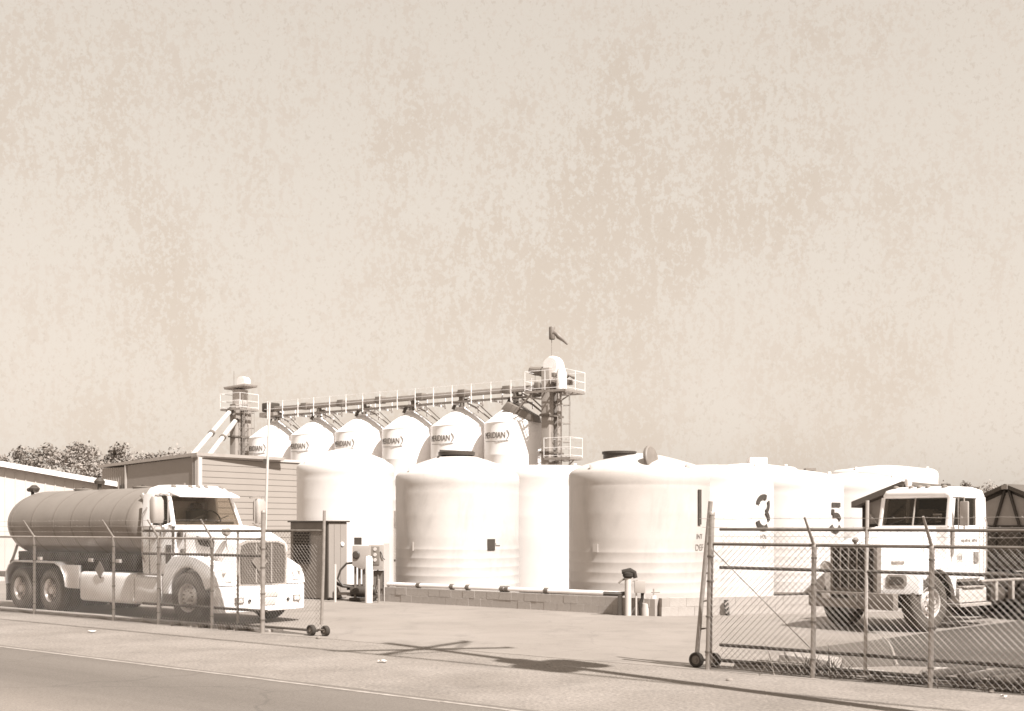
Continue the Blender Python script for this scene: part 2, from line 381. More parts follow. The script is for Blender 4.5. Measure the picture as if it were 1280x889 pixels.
for i, (dy, dz) in enumerate(((-0.09, 0.13), (-0.17, 0.25), (-0.25, 0.37))): barbed(T(43) - 6.2, tl, dy, 1.79 + dz, fl, 5 + i)
rail(T(43) - 6.2, tl, 0.07, 0.07, 0.006, fl, 'tension_wire', M_RUST)
fr = froot('chain_link_fence', 'chain link fence with barbed wire arms in front of the square hooded truck', 'fence')
tr = T(885)
post(tr, 2.2, 0.042, fr, 0.06, 0.0, arm=False, name='terminal_post')
for px, ln in ((1016, .02), (1163, .02), (1330, .0), (1500, 0)): post(T(px), 1.76, 0.034, fr, ln)
rail(tr, T(1500), 1.775, 1.755, 0.022, fr, 'top_rail', M_GALVD)
chain(tr, T(1500), 0.05, 1.75, parent=fr, y=-0.03)
for i, (dy, dz) in enumerate(((-0.09, 0.13), (-0.17, 0.25), (-0.25, 0.37))): barbed(tr, T(1500), dy, 1.76 + dz, fr, 4 + i)
rail(tr, T(1500), 0.06, 0.06, 0.010, fr, 'tension_wire', M_RUST)
MB().tube([(tr + 0.05, 0.03, 1.70), (T(1016), 0.03, 0.35)], 0.006, 5).build('truss_rod', M_GALVD, fr)
MB().tube([(tr + 0.07, -0.02, 0.1), (tr + 0.07, -0.02, 1.76)], 0.01, 6).build('tension_bar', M_GALVD, fr)

def gate_wheel(parent, x, y, r, ax='y'):
    w = MB().lathe([(0.0, -0.035), (0.025, -0.04), (0.03, -0.02), (r * .55, -0.018), (r * .6, -.03), (r * .6, .03), (r * .55, .018), (0.03, .02), (.025, .04), (0, .035)], 18, (x, y, r), ax).build('wheel', M_GREY, parent)
    MB().lathe([(r * .58, -0.03), (r * .8, -0.045), (r * .97, -0.03), (r, 0), (r * .97, .03), (r * .8, .045), (r * .58, .03)], 22, (x, y, r), ax).build('tyre', M_BLACK, w)
gl = froot('rolling_gate', 'gate leaf rolled open in front of the tanker truck, thin upright end post on wheels', 'gate', 0.2)
xe = -4.62; x0 = T(190)
MB().tube([(x0, 0, .1), (x0, 0, 1.95)], 0.026, 8).build('gate_upright', M_GALV, gl)
MB().tube([(T(287), 0, .1), (T(287), 0, 1.95)], 0.024, 8).build('gate_upright', M_GALV, gl)
MB().tube([(xe, 0, .22), (xe + 0.05, 0, 1.2), (xe + 0.08, 0, 2.32)], 0.028, 8).build('end_post', M_GALV, gl)
rail(x0 - .6, xe + .06, 1.94, 1.945, 0.026, gl, 'gate_rail', M_GALVD)
rail(x0 - .6, tl - .1, 1.46, 1.46, 0.028, gl, 'gate_rail', M_RUST)
rail(x0 - .6, tl - .1, 0.40, 0.40, 0.028, gl, 'gate_rail', M_RUST)
rail(x0 - .6, xe - .1, 0.11, 0.10, 0.024, gl, 'gate_rail', M_RUST)
chain(x0 - .6, xe + .02, 0.11, 1.93, parent=gl, y=0.02, r=0.0026)
MB().tube([(xe - .26, -.03, .11), (xe + .06, .04, .12)], 0.02, 8).build('axle', M_GALVD, gl)
gate_wheel(gl, xe - .22, -.05, .105); gate_wheel(gl, xe + .04, .06, .10)
gr = froot('rolling_gate', 'gate leaf rolled open in front of the square hooded truck, leaning end post on wheels', 'gate', 0.2)
xe = T(875)
MB().tube([(xe - .16, 0, .2), (xe + .06, 0, 2.38)], 0.034, 10).build('end_post', M_GALV, gr)
MB().tube([(xe - .06, .1, .15), (xe + .06, .02, 1.5)], 0.02, 8).build('gate_upright', M_GALVD, gr)
for z in (.55, .95, 1.35): MB().tube([(xe - .14 + z * .085, 0, z), (xe + .0 + z * .05, .07, z + .02)], .014, 6).build('lattice_brace', M_GALVD, gr)
MB().tube([(T(1074), 0, .08), (T(1074) + .03, 0, 2.36)], 0.026, 8).build('gate_upright', M_PALE, gr)
xe2 = T(1500)
rail(tr + .08, xe2, 1.98, 1.96, 0.021, gr, 'gate_rail', M_GALVD)
rail(tr + .08, xe2, 1.44, 1.41, 0.023, gr, 'gate_rail', M_RUST)
rail(tr + .08, xe2, 0.34, 0.31, 0.024, gr, 'gate_rail', M_RUST)
rail(tr + .08, xe2, 0.12, 0.10, 0.026, gr, 'gate_rail', M_RUST)
chain(tr + .08, xe2, 0.10, 1.95, parent=gr, y=0.03)
gate_wheel(gr, xe - .13, -.07, .11); gate_wheel(gr, xe + .06, .10, .105)
MB().tube([(xe - .14, -.1, .11), (xe + .05, .12, .105)], 0.018, 8).build('axle', M_GALVD, gr)

# ---------------------------------------------------------------- vehicle helpers
def wheel(root, x, y, Rt, side, wid=0.28, dual=False, rim=M_ALU, tyre=M_TYREGREY, steer=0.0):
    """side = +1: outer face towards +y"""
    rr = Rt * 0.545; ax = '-y' if side > 0 else 'y'
    h = bpy.data.objects.new('wheel_axis', None)
    M = Matrix.Translation((x, y, Rt)) @ Matrix.Rotation(steer, 4, 'Z')
    bpy.data.objects.remove(h)
    hw = wid / 2
    mb = MB(M)      # outward = +z of profile
    if not dual:
        mb.lathe([(0.0, hw + .02), (0.06, hw + .02), (0.075, hw), (.085, hw - .035), (rr * .62, hw - .02), (rr * .80, hw - .075), (rr * .90, hw - .08), (rr * .93, hw - .01), (rr, hw + .004), (rr * 1.02, hw - .01), (rr, hw - .05), (rr * .95, -hw), (0, -hw)], 32, ax=ax)
    else:
        mb.lathe([(0.0, hw - .02), (0.085, hw - .02), (.10, hw - .06), (.115, hw - .15), (rr * .60, hw - .155), (rr * .72, hw - .17), (rr * .84, hw - .17), (rr * .93, hw - .02), (rr, hw + .004), (rr * 1.02, hw - .01), (rr, hw - .05), (rr * .95, -hw), (0, -hw)], 32, ax=ax)
    w = mb.build('wheel', rim, root)
    mb = MB(M)
    mb.lathe([(rr, hw - .02), (rr * 1.06, hw - .005), (rr * 1.25, hw + .012), (Rt * .86, hw + .008), (Rt * .945, hw - .008), (Rt * .985, hw - .03), (Rt, hw - .05), (Rt, hw * .45), (Rt - .014, hw * .42), (Rt - .014, hw * .36), (Rt, hw * .33), (Rt, .012), (Rt - .014, .008), (Rt - .014, -.008), (Rt, -.012), (Rt, -hw * .33), (Rt - .014, -hw * .36), (Rt - .014, -hw * .42), (Rt, -hw * .45), (Rt, -hw + .05), (Rt * .945, -hw + .008), (Rt * .86, -hw - .008), (rr, -hw + .02)], 40, ax=ax)
    mb.build('tyre', tyre, w)
    mb = MB(M); sg = side; f = hw - (.155 if dual else .03)
    for k in range(10):
        a = 2 * math.pi * k / 10 + .2
        cx, cz = rr * .5 * math.cos(a), rr * .5 * math.sin(a)
        mb.lathe([(.018, f), (.018, f + .035), (.0, f + .042)], 6, (cx, 0, cz), ax)
    mb.build('lug_nuts', M_GREY, w, kind='stuff')
    mb = MB(M); f = hw - (.168 if dual else .068)
    for k in range(10):
        a = 2 * math.pi * k / 10 + .5
        cx, cz = rr * .74 * math.cos(a), rr * .74 * math.sin(a)
        mb.lathe([(.022, f - .02), (.022, f + .012), (.0, f + .013)], 8, (cx, 0, cz), ax)
    mb.build('hand_holes', M_DARK, w, kind='stuff')
    return w
def quad(name, pts, m, parent, th=0.008, kind=None):
    p = [Vector(q) for q in pts]; nrm = (p[1] - p[0]).cross(p[2] - p[0]).normalized() * th
    n = len(p); mb = MB()
    mb.add([tuple(q) for q in p] + [tuple(q + nrm) for q in p], [tuple(range(n - 1, -1, -1)), tuple(range(n, 2 * n))] + [(i, (i + 1) % n, n + (i + 1) % n, n + i) for i in range(n)])
    return mb.build(name, m, parent, smooth=0)
def pillar(pts, w, m, parent, name='pillar', n=8): return MB().tube(pts, w, n).build(name, m, parent)
M_BAND = mat('tank_band_steel', 0.19, 0.5, metal=0.3, var=0.1)
M_BOX = mat('painted_box', 0.66, 0.35, metal=0.15, var=0.06, scale=2)
# ---------------------------------------------------------------- the tanker truck on the left (local x forward, visible side is -y)
TL = thing('tanker_truck', 'white tanker truck with a dull grey cylindrical tank parked behind the fence', 'truck', (-6.02, 25.8, 0), math.atan2(-0.647, 0.763))
mb = MB()
for s in (-1, 1): mb.box(-8.0, 0.75, s * .43 - .04, s * .43 + .04, .80, 1.06)
for x in (-7.6, -6.3, -4.8, -3.2, -1.6, -.3): mb.box(x - .06, x + .06, -.42, .42, .84, 1.02)
mb.build('chassis', M_CHASSIS, TL, bevel=.008)
mb = MB()
for x in (0, -5.5, -6.95): mb.tube([(x, -.85, .52), (x, .85, .52)], .07 if x == 0 else .10, 10)
for x in (-5.5, -6.95): mb.lathe([(0, -.2), (.2, -.14), (.24, 0), (.2, .14), (0, .2)], 14, (x, 0, .52), 'y')
for x in (-5.5, -6.95):
    for s in (-1, 1): mb.box(x - .55, x + .55, s * .5 - .04, s * .5 + .04, .60, .74)
mb.build('axles', M_CHASSIS, TL, bevel=.01)
for s in (-1, 1):
    wheel(TL, 0, s * .98, .545, s, .30, steer=R(3))
    for x in (-5.5, -6.95):
        wheel(TL, x, s * 1.02, .515, s, .27, dual=True, rim=M_CHROME)
        wheel(TL, x, s * .70, .515, s, .27, dual=True, rim=M_GREY)
# hood: lofted from the cowl to the grille
rings = []
for x, hw, zt, zb, rr_ in ((-.62, 1.0, 2.06, .95, .18), (-.2, .95, 2.03, .92, .18), (.35, .84, 1.94, .85, .17), (.80, .74, 1.80, .80, .14), (1.02, .68, 1.70, .78, .10)):
    rings.append([(x, y, z) for (y, z, _) in rrect(-hw, hw, zb, zt, rr_, 0, 4)])
MB().loft(rings).build('hood', M_WHITE, TL, bevel=0.012, smooth=50)
for s in (-1, 1):
    arc = arcpts(0, .52, .655, 18, 174, 14)
    out = [(-.86, .60), (-.88, .95), (-.78, 1.22), (-.52, 1.40), (-.1, 1.45), (.3, 1.40), (.62, 1.30), (.90, 1.18), (1.02, 1.0), (1.06, .82), (.90, .79), (.72, .76)]
    poly = out + [(p[0], p[1]) for p in arc]
    MB().prism(poly, s * 1.03, s * 1.14).build('fender', M_WHITE, TL, bevel=.03, seg=3, smooth=45)
    MB().prism(out[1:-2] + [(.72, .80)] + arcpts(0, .52, .66, 25, 176, 12), s * .66, s * 1.035).build('wheel_well', M_WHITE, TL, smooth=40)
    MB().prism(arcpts(0, .52, .655, 8, 176, 12) + arcpts(0, .52, .63, 176, 8, 12), s * .60, s * 1.02).build('well_shade_liner', M_CHASSIS, TL)  # black lining stands in for the shade inside the wheel arch
    MB().loft([[(x, s * y, z) for x, y, z in ((1.035, .80, .90), (.99, 1.05, .90), (.93, 1.12, 1.0), (.93, 1.11, 1.13), (.985, 1.0, 1.16), (1.03, .80, 1.10))],
               [(x, s * y, z) for x, y, z in ((1.085, .80, .90), (1.045, 1.06, .90), (.955, 1.15, 1.0), (.955, 1.14, 1.13), (1.035, 1.01, 1.16), (1.08, .80, 1.10))]]).build('headlight', M_LAMP, TL, bevel=.012)
    MB().box(1.0, 1.045, s * .93 - .07, s * .93 + .07, .95, 1.08).build('headlight_reflector', M_GREY, TL, bevel=.02)
# grille
gr_ = [(-.60, .82), (.60, .82), (.62, 1.45), (.57, 1.66), (.40, 1.72), (-.40, 1.72), (-.57, 1.66), (-.62, 1.45)]
MB().prism([(y * 1.05, (z - 1.27) * 1.05 + 1.27) for y, z in gr_], 1.00, 1.06, 'x').build('grille_surround', M_LGREY, TL, bevel=.02)
g = MB().prism([(y * .95, (z - 1.27) * .95 + 1.27) for y, z in gr_], 1.03, 1.075, 'x').build('grille', M_GRILLE, TL, bevel=.008)
mb = MB()
for i in range(-13, 14):
    y = i * .042; zt = 1.69 if abs(y) < .38 else 1.60
    mb.box(1.076, 1.086, y - .006, y + .006, .86, zt)
for i in range(22): mb.box(1.074, 1.081, -.57, .57, .86 + i * .037, .866 + i * .037)
mb.build('grille_bars', M_GREY, g, smooth=0, kind='stuff')
for y in (-.2, .2): MB().box(1.08, 1.098, y - .012, y + .012, .86, 1.68).build('grille_divider', M_LGREY, g)
MB().lathe([(0, 0), (.10, 0), (.09, .02), (0, .025)], 20, (1.088, 0, 1.61), 'x', sx=1.0, sy=.42).build('badge', M_DGREY, g)
def placard(root, M, s=.2):
    b = MB(M).prism([(0, -s), (s, 0), (0, s), (-s, 0)], 0, .012, 'z').build('placard', M_GREY, root)
    a = s * .86; c = s * .80; mb = MB(M)
    P = [(0, -a), (a, 0), (0, a), (-a, 0)]; Q = [(0, -c), (c, 0), (0, c), (-c, 0)]
    for i in range(4):
        j = (i + 1) % 4
        mb.add([(*P[i], .014), (*P[j], .014), (*Q[j], .014), (*Q[i], .014)], [(0, 1, 2, 3)])
    mb.build('placard_border', M_LINE, b, smooth=0)
placard(TL, Matrix.Translation((1.10, -.12, 1.30)) @ Matrix.Rotation(R(90), 4, 'Z') @ Matrix.Rotation(R(90), 4, 'X'), .21)
placard(TL, Matrix.Translation((-3.25, -1.19, 1.06)) @ Matrix.Rotation(R(90), 4, 'X'), .19)
# bumper, rounded in plan
pl = [(.84, -1.17), (1.02, -1.14), (1.16, -1.02), (1.24, -.75), (1.27, 0), (1.24, .75), (1.16, 1.02), (1.02, 1.14), (.84, 1.17), (.84, 1.05), (1.0, .95), (1.10, 0), (1.0, -.95), (.84, -1.05)]
bp = MB().prism(pl, .27, .80, 'z').build('bumper', M_WHITE, TL, bevel=.03, seg=3)
for s in (-1, 1):
    f = MB().prism([(s * .74 - .10, .45), (s * .74 + .10, .45), (s * .74 + .10, .58), (s * .74 - .10, .58)], 1.20, 1.262, 'x').build('fog_lamp', M_GREY, bp, bevel=.01)
    MB().prism([(s * .74 - .07, .47), (s * .74 + .07, .47), (s * .74 + .07, .56), (s * .74 - .07, .56)], 1.255, 1.27, 'x').build('lens', M_LAMP, f, bevel=.01)
    MB().lathe([(0, 0), (.035, 0), (.035, .02), (0, .02)], 12, (1.255, s * .50, .50), 'x').build('tow_hole', M_DARK, bp)
MB().box(1.272, 1.284, -.16, .16, .40, .54).build('licence_plate', M_CREAM, bp, bevel=.005)
MB().box(1.268, 1.282, -.22, .22, .57, .68).build('bumper_badge', M_CREAM, bp, bevel=.005)
# cab: lower shell, roof, pillars, glass all round
rings = [rrect(-1.78, -.55, -1.06, .70, .08, .95), rrect(-1.80, -.52, -1.08, .72, .10, 1.3), rrect(-1.80, -.54, -1.08, .72, .12, 1.9), rrect(-1.80, -.56, -1.06, .70, .12, 2.06)]
MB().loft(rings).build('cab_body', M_WHITE, TL, smooth=50)
rings = [rrect(-1.80, -.84, -1.00, .64, .12, 2.70), rrect(-1.80, -.82, -1.00, .64, .14, 2.76), rrect(-1.76, -.92, -.94, .58, .16, 2.87), rrect(-1.66, -1.05, -.82, .46, .2, 2.93)]
MB().loft(rings).build('cab_roof', M_WHITE, TL, smooth=60)
for s, o in ((-1, 0), (1, -.36)):
    MB().loft([rrect(-.67, -.55, (s*1.045+o)-.05, (s*1.045+o)+.03, .03, 2.04), rrect(-.95, -.85, (s*.96+o)-.05, (s*.96+o)+.03, .03, 2.74)]).build('front_pillar', M_WHITE, TL)
    MB().loft([rrect(-1.80, -1.40, (s*1.045+o)-.04, (s*1.045+o)+.025, .02, 2.04), rrect(-1.80, -1.40, (s*.97+o)-.04, (s*.97+o)+.025, .02, 2.74)]).build('rear_pillar', M_WHITE, TL)
    quad('side_window', [(-1.41, (s*1.045+o), 2.05), (-.66, (s*1.045+o), 2.05), (-.93, (s*.965+o), 2.71), (-1.41, (s*.965+o), 2.71)], M_GLASSD if s < 0 else M_GLASS, TL)
    # door leaf with its cut lines and handle
    d = MB().loft([rrect(-1.40, -.60, (s*1.083+o)-.01, (s*1.083+o)+.01, .008, 1.02), rrect(-1.42, -.58, (s*1.094+o)-.01, (s*1.094+o)+.01, .008, 1.35), rrect(-1.42, -.60, (s*1.088+o)-.01, (s*1.088+o)+.01, .008, 1.9), rrect(-1.41, -.62, (s*1.07+o)-.01, (s*1.07+o)+.01, .008, 2.03)]).build('door', M_WHITE, TL, bevel=.004)
    MB().box(-1.36, -1.18, (s*1.105+o)-.014, (s*1.105+o)+.014, 1.74, 1.80).build('door_handle', M_CHROME, d, bevel=.006)
    quad('lower_window', [(-.80, (s*1.108+o), 1.24), (-.60, (s*1.108+o), 1.24), (-.60, (s*1.106+o), 1.64), (-.80, (s*1.106+o), 1.64)][::(1 if s < 0 else -1)], M_DGREY, d)
    # grab rail and steps
    MB().tube([(-1.60, (s*1.10+o), 1.25), (-1.62, (s*1.15+o), 1.4), (-1.62, (s*1.15+o), 2.3), (-1.60, (s*1.04+o), 2.45)], .018, 8).build('grab_rail', M_CHROME, TL)
quad('rear_wall', [(-1.79, -.99, 2.04), (-1.79, .63, 2.04), (-1.79, .59, 2.72), (-1.79, -.95, 2.72)], M_GREY, TL, .03)
MB().box(-1.757, -1.745, -.55, .3, 2.16, 2.60).build('rear_window', M_LGREY, TL)
quad('windshield', [(-.585, -1.0, 2.06), (-.585, .64, 2.06), (-.865, .57, 2.71), (-.865, -.93, 2.71)], M_GLASS, TL)
MB().loft([rrect(-.90, -.58, -1.04, .68, .02, 2.03), rrect(-.90, -.62, -1.0, .64, .02, 2.075)]).build('cowl', M_LGREY, TL)
mb = MB(); mb.box(-1.02, -.70, -.95, .58, 2.0, 2.14); mb.build('dashboard', M_DGREY, TL, bevel=.03)
for s in (-1, 1):
    y = s*.42-.18; mb = MB(); mb.box(-1.72, -1.52, y-.23, y+.23, 1.9, 2.4); mb.box(-1.70, -1.56, y-.13, y+.13, 2.41, 2.56); mb.build('seat', M_DGREY, TL, bevel=.04)
mb = MB(Matrix.Translation((-1.05, .25, 2.2)) @ Matrix.Rotation(R(62), 4, 'Y')); mb.tube([(.21*math.cos(R(a)), .21*math.sin(R(a)), 0) for a in range(0, 361, 20)], .015, 6); mb.build('steering_wheel', M_DARK, TL)
for y0, y1 in ((-.75, -.22), (-.1, .42)): MB().tube([(-.60, y0, 2.085), (-.665, (y0+y1)/2, 2.19), (-.70, y1, 2.27)], .010, 5).build('wiper', M_DARK, TL)
v = [(-.90, -1.0, 2.80), (-.90, .64, 2.80), (-.52, .60, 2.69), (-.52, -.96, 2.69), (-.90, -1.0, 2.745), (-.90, .64, 2.745), (-.53, .60, 2.655), (-.53, -.96, 2.655)]
MB().add(v, [(0,1,2,3),(7,6,5,4),(0,4,5,1),(1,5,6,2),(2,6,7,3),(3,7,4,0)]).build('sun_visor', M_WHITE, TL, bevel=.012)
for y in (-.80, -.38, -.18, .02, .42): MB().lathe([(.06, 0), (.055, .03), (.03, .055), (0, .06)], 12, (-.98, y, 2.875), sx=1.3).build('roof_light', M_GREY, TL)
MB().tube([(-1.3, -.3, 2.9), (-1.3, -.3, 2.99)], .02, 6).build('antenna', M_GREY, TL)
for s in (-1, 1):
    mr = MB().loft([rrect(-.86, -.70, s*1.34-.12, s*1.34+.12, .06, 2.10), rrect(-.90, -.66, s*1.34-.13, s*1.34+.13, .07, 2.2), rrect(-.90, -.68, s*1.34-.13, s*1.34+.13, .07, 2.58), rrect(-.87, -.72, s*1.34-.10, s*1.34+.10, .06, 2.66)]).build('mirror', M_LGREY, TL, smooth=60)
    MB().tube([(-.72, s*1.02, 2.68), (-.72, s*1.30, 2.72), (-.72, s*1.36, 2.66)], .016, 6).build('mirror_arm', M_CHROME, mr)
    MB().tube([(-.72, s*1.34, 2.12), (-.72, s*1.25, 2.03), (-.66, s*1.06, 2.10)], .016, 6).build('mirror_arm', M_CHROME, mr)
    MB().tube([(-.69, s*1.13, 2.64), (-.69, s*1.13, 2.1)], .012, 6).build('mirror_brace', M_LGREY, mr)
hm = MB().lathe([(0, 0), (.10, .01), (.105, .04), (.07, .08), (0, .09)], 18, (.92, -.85, 1.93), 'x').build('hood_mirror', M_LGREY, TL)
MB().tube([(.95, -.85, 1.84), (.90, -.80, 1.60), (.85, -.72, 1.50)], .012, 6).build('mirror_stalk', M_CHROME, hm)
# hood side louvre and emblem, door step lamp
MB().loft([[(x, -.93, z) for x, z in ((.02, 1.83), (.50, 1.72), (.48, 1.60), (.14, 1.64))], [(x, -.80, z) for x, z in ((.02, 1.83), (.50, 1.72), (.48, 1.60), (.14, 1.64))]]).build('air_intake', M_DARK, TL, bevel=.01)
mb = MB(); mb.lathe([(0, 0), (.06, .0), (.06, .05), (0, .06)], 12, (-.36, -.97, 1.50), 'y'); mb.build('side_lamp', M_RUST, TL)
MB().box(-.50, -.38, -1.03, -.96, 1.76, 1.97).build('side_lamp', M_RUST, TL, bevel=.01)
# steps/fuel tank skirt on the near side, plain tank on the far side
sk = MB().loft([[(x, y, z) for (y, z, _) in rrect(-1.16, -.52, .33, 1.0, .10, 0, 4)] for x in (-4.15, -1.95)]).build('tool_box', M_BOX, TL, bevel=.02)
MB().box(-4.05, -2.05, -1.172, -1.158, .42, .90).build('box_lid', M_BOX, sk, bevel=.006)
MB().box(-3.25, -3.1, -1.185, -1.17, .86, .90).build('latch', M_CHROME, sk)
ft = MB().loft([[(x, y, z) for (y, z, _) in rrect(-1.16, -.50, .33, 1.0, .14, 0, 4)] for x in (-1.90, -.92)]).build('fuel_tank', M_BOX, TL, bevel=.02)
MB().box(-1.98, -1.86, -1.14, -.6, .36, .97).build('tank_strap', M_CHROME, ft, bevel=.01)
MB().box(-1.75, -.95, -1.20, -1.13, .985, 1.02).build('step', M_GREY, ft)
MB().loft([[(x, y, z) for (y, z, _) in rrect(.50, 1.15, .36, .98, .26, 0, 6)] for x in (-3.2, -.92)]).build('fuel_tank', M_ALU, TL, bevel=.02)
for x in (-1.43, -.575): MB().box(x - .007, x + .007, -1.103, -1.05, 1.0, 2.03).build('door_seam', M_DGREY, TL)
MB().box(-1.42, -.58, -1.10, -1.05, .985, 1.005).build('door_seam', M_DGREY, TL)
MB().box(-.30, -.285, -.975, -.93, 1.45, 1.9).build('hood_seam', M_GREY, TL)
MB().box(-1.80, -.80, -1.09, .9, .90, .965).build('cab_sill', M_CHASSIS, TL, bevel=.01)
# exhaust stack behind cab with guard
ex = MB().tube([(-1.98, -.82, .9), (-1.98, -.82, 2.3), (-2.0, -.82, 2.62), (-2.1, -.84, 2.74)], .065, 12).build('exhaust_stack', M_CHROME, TL)
MB().loft([[(-1.98 + .10 * math.cos(R(a)), -.82 + .10 * math.sin(R(a)), z) for a in range(0, 360, 30)] for z in (1.5, 2.3)]).build('heat_shield', M_LGREY, ex)
# rear fenders: one long polished strip over both axles
for s in (-1, 1):
    path = [(-7.62, .62), (-7.60, .90), (-7.45, 1.10), (-7.2, 1.20), (-5.25, 1.20), (-5.0, 1.12), (-4.82, .92), (-4.74, .62)]
    inn = [(-4.77, .62), (-4.85, .90), (-5.03, 1.09), (-5.26, 1.165), (-7.19, 1.165), (-7.42, 1.07), (-7.565, .89), (-7.59, .62)]
    MB().prism(path + inn, s * .52, s * 1.19).build('rear_fender', M_ALU, TL, bevel=.006, smooth=40)
    MB().prism([(-4.74, .60), (-4.80, .95), (-4.98, 1.14), (-4.2, 1.14), (-4.2, .60)], s * 1.10, s * 1.16).build('fender_skirt', M_ALU, TL, bevel=.01)
for s in (-1, 1): MB().box(-7.66, -7.63, s * .82 - .32, s * .82 + .32, .2, .75).build('mud_flap', M_BLACK, TL)
# the tank: elliptical barrel, dished ends, straps, manholes, valves, rear ladder
zc, ry, rz_ = 2.10, 1.12, .83
prof = [(0, -8.02), (.45, -7.99), (.8, -7.88), (.96, -7.72), (1.0, -7.55)] + [(1.0, x) for x in (-6.6, -5.6, -4.6, -3.6, -2.6)] + [(1.0, -2.22), (.96, -2.06), (.8, -1.93), (.45, -1.86), (0, -1.84)]
tk = MB().lathe([(r, x) for r, x in prof], 56, (0, 0, zc), 'x', sx=ry, sy=rz_).build('tank_barrel', M_STEELTANK, TL, smooth=50)
for x in (-7.45, -6.45, -5.45, -4.62, -3.8, -2.95, -2.3):
    MB().lathe([(1.0, x - .04), (1.005, x - .03), (1.005, x + .03), (1.0, x + .04)], 56, (0, 0, zc), 'x', sx=ry, sy=rz_).build('tank_band', M_BAND, tk, smooth=50)
for x in (-6.0, -3.4):
    mh = MB().lathe([(.22, 0), (.22, .04), (.24, .04), (.24, .06), (.1, .075), (0, .075)], 20, (x, 0, zc + rz_ - .03)).build('manhole', M_GREY, tk)
    MB().tube([(x - .1, 0, zc + rz_ + .04), (x, 0, zc + rz_ + .07), (x + .1, 0, zc + rz_ + .04)], .010, 6).build('manhole_handle', M_DGREY, mh)
mb = MB(); mb.lathe([(.05, 0), (.05, .14), (.12, .15), (.13, .22), (.06, .30), (0, .31)], 12, (-5.1, -.1, zc + rz_ - .02)); mb.build('vent_valve', M_DGREY, tk)
mb = MB(); mb.tube([(-7.75, -.3, 2.55), (-7.9, -.3, 2.75), (-7.95, -.3, 2.95)], .045, 8); mb.tube([(-8.15, -.3, 2.98), (-7.75, -.3, 2.98)], [.05, .09], 8); mb.lathe([(0, 0), (.12, .02), (.14, .08), (.06, .16), (0, .17)], 10, (-7.85, -.3, 2.93)); mb.build('rear_valve', M_DGREY, tk)
mb = MB()
for y in (.35, .75): mb.tube([(-8.1, y, .9), (-8.1, y, 2.7), (-7.9, y, 2.95)], .02, 6)
for i in range(6): mb.tube([(-8.1, .35, 1.1 + i * .3), (-8.1, .75, 1.1 + i * .3)], .014, 6)
mb.build('rear_ladder', M_GREY, tk)
mb = MB()
for x in (-7.2, -6.0, -4.7, -3.4, -2.3):
    mb.box(x - .08, x + .08, -.9, .9, 1.05, 1.40)
mb.box(-7.7, -2.1, -.80, .80, 1.06, 1.42); mb.build('tank_cradle', M_CHASSIS, TL, bevel=.01)
mb = MB(); mb.tube([(-7.9, -.9, 1.15), (-7.9, .9, 1.15)], .05, 8); mb.box(-8.1, -7.75, -1.1, 1.1, .78, .92)
mb.build('rear_crossmember', M_GREY, TL, bevel=.01)
MB().tube([(-7.85, -.7, 1.7), (-8.0, -.8, 1.2), (-7.95, -.9, .95), (-7.7, -1.0, .95)], .035, 8).build('drain_hose', M_LGREY, TL)
mb = MB(); mb.tube([(-2.6, -.95, 1.28), (-3.4, -1.0, 1.26), (-4.6, -1.0, 1.27)], .03, 6); mb.build('air_line', M_DARK, TL)
for x in (-3.9, -2.75, -6.2): MB().box(x - .08, x + .08, -1.06, -1.0, 1.22, 1.30).build('marker_lamp', M_LGREY, TL, bevel=.01)

# ---------------------------------------------------------------- the snub hooded truck on the right (local x forward, visible side is +y)
TR = thing('work_truck', 'white square hooded truck with a tall dark grille, parked on the dark asphalt', 'truck', (7.38, 23.84, 0), math.atan2(-0.625, -0.78))
mb = MB()
for s in (-1, 1): mb.box(-8.2, 1.0, s * .42 - .04, s * .42 + .04, .72, .98)
for x in (-7.5, -5.5, -3.6, -2.4, -1.0, .4): mb.box(x - .06, x + .06, -.40, .40, .76, .94)
mb.build('chassis', M_CHASSIS, TR, bevel=.008)
mb = MB()
for x in (0, -4.6, -5.95): mb.tube([(x, -.85, .53), (x, .85, .53)], .07 if x == 0 else .1, 10)
for s in (-1, 1):
    mb.box(-.6, .6, s * .45 - .04, s * .45 + .04, .56, .68); mb.tube([(.35, s*.5, .66), (.25, s*.62, .5)], .04, 6)
mb.box(-.5, .5, -.3, .3, .62, .82); mb.build('axles', M_CHASSIS, TR, bevel=.01)
for s in (-1, 1):
    wheel(TR, 0, s * .91, .56, s, .28, rim=M_CREAM, steer=R(-3))
    for x in (-4.6, -5.95):
        wheel(TR, x, s * 1.03, .53, s, .27, dual=True, rim=M_DGREY, tyre=M_BLACK); wheel(TR, x, s * .71, .53, s, .27, dual=True, rim=M_DGREY, tyre=M_BLACK)
rings = []
for x, hw, zt in ((-.72, .72, 2.03), (-.30, .70, 1.96), (.3, .62, 1.80), (.86, .535, 1.67)):
    rings.append([(x, y, z) for (y, z, _) in rrect(-hw, hw, .73, zt, .07, 0, 4)])
hd = MB().loft(rings).build('hood', M_WHITE2, TR, bevel=.01, smooth=40)
mb = MB(); mb.tube([(.84, 0, 1.69), (-.7, 0, 2.03)], .008, 6); mb.build('hood_hinge', M_LGREY, hd)
for x in (-.3,): MB().box(x - .008, x + .008, .69, .705, .9, 1.85).build('panel_seam', M_LGREY, hd)
nm = MB(Matrix(((1, 0, 0, 0), (-.152, 1, 0, .046), (0, 0, 1, 0), (0, 0, 0, 1)))).box(.26, .60, .600, .645, 1.30, 1.36).build('name_plate', M_GREY, hd, bevel=.006); nm.rotation_euler = (0, 0, 0)
hx = [(.28, .86), (.32, .80), (.70, .80), (.74, .86), (.74, 1.05), (.70, 1.11), (.32, 1.11), (.28, 1.05)]
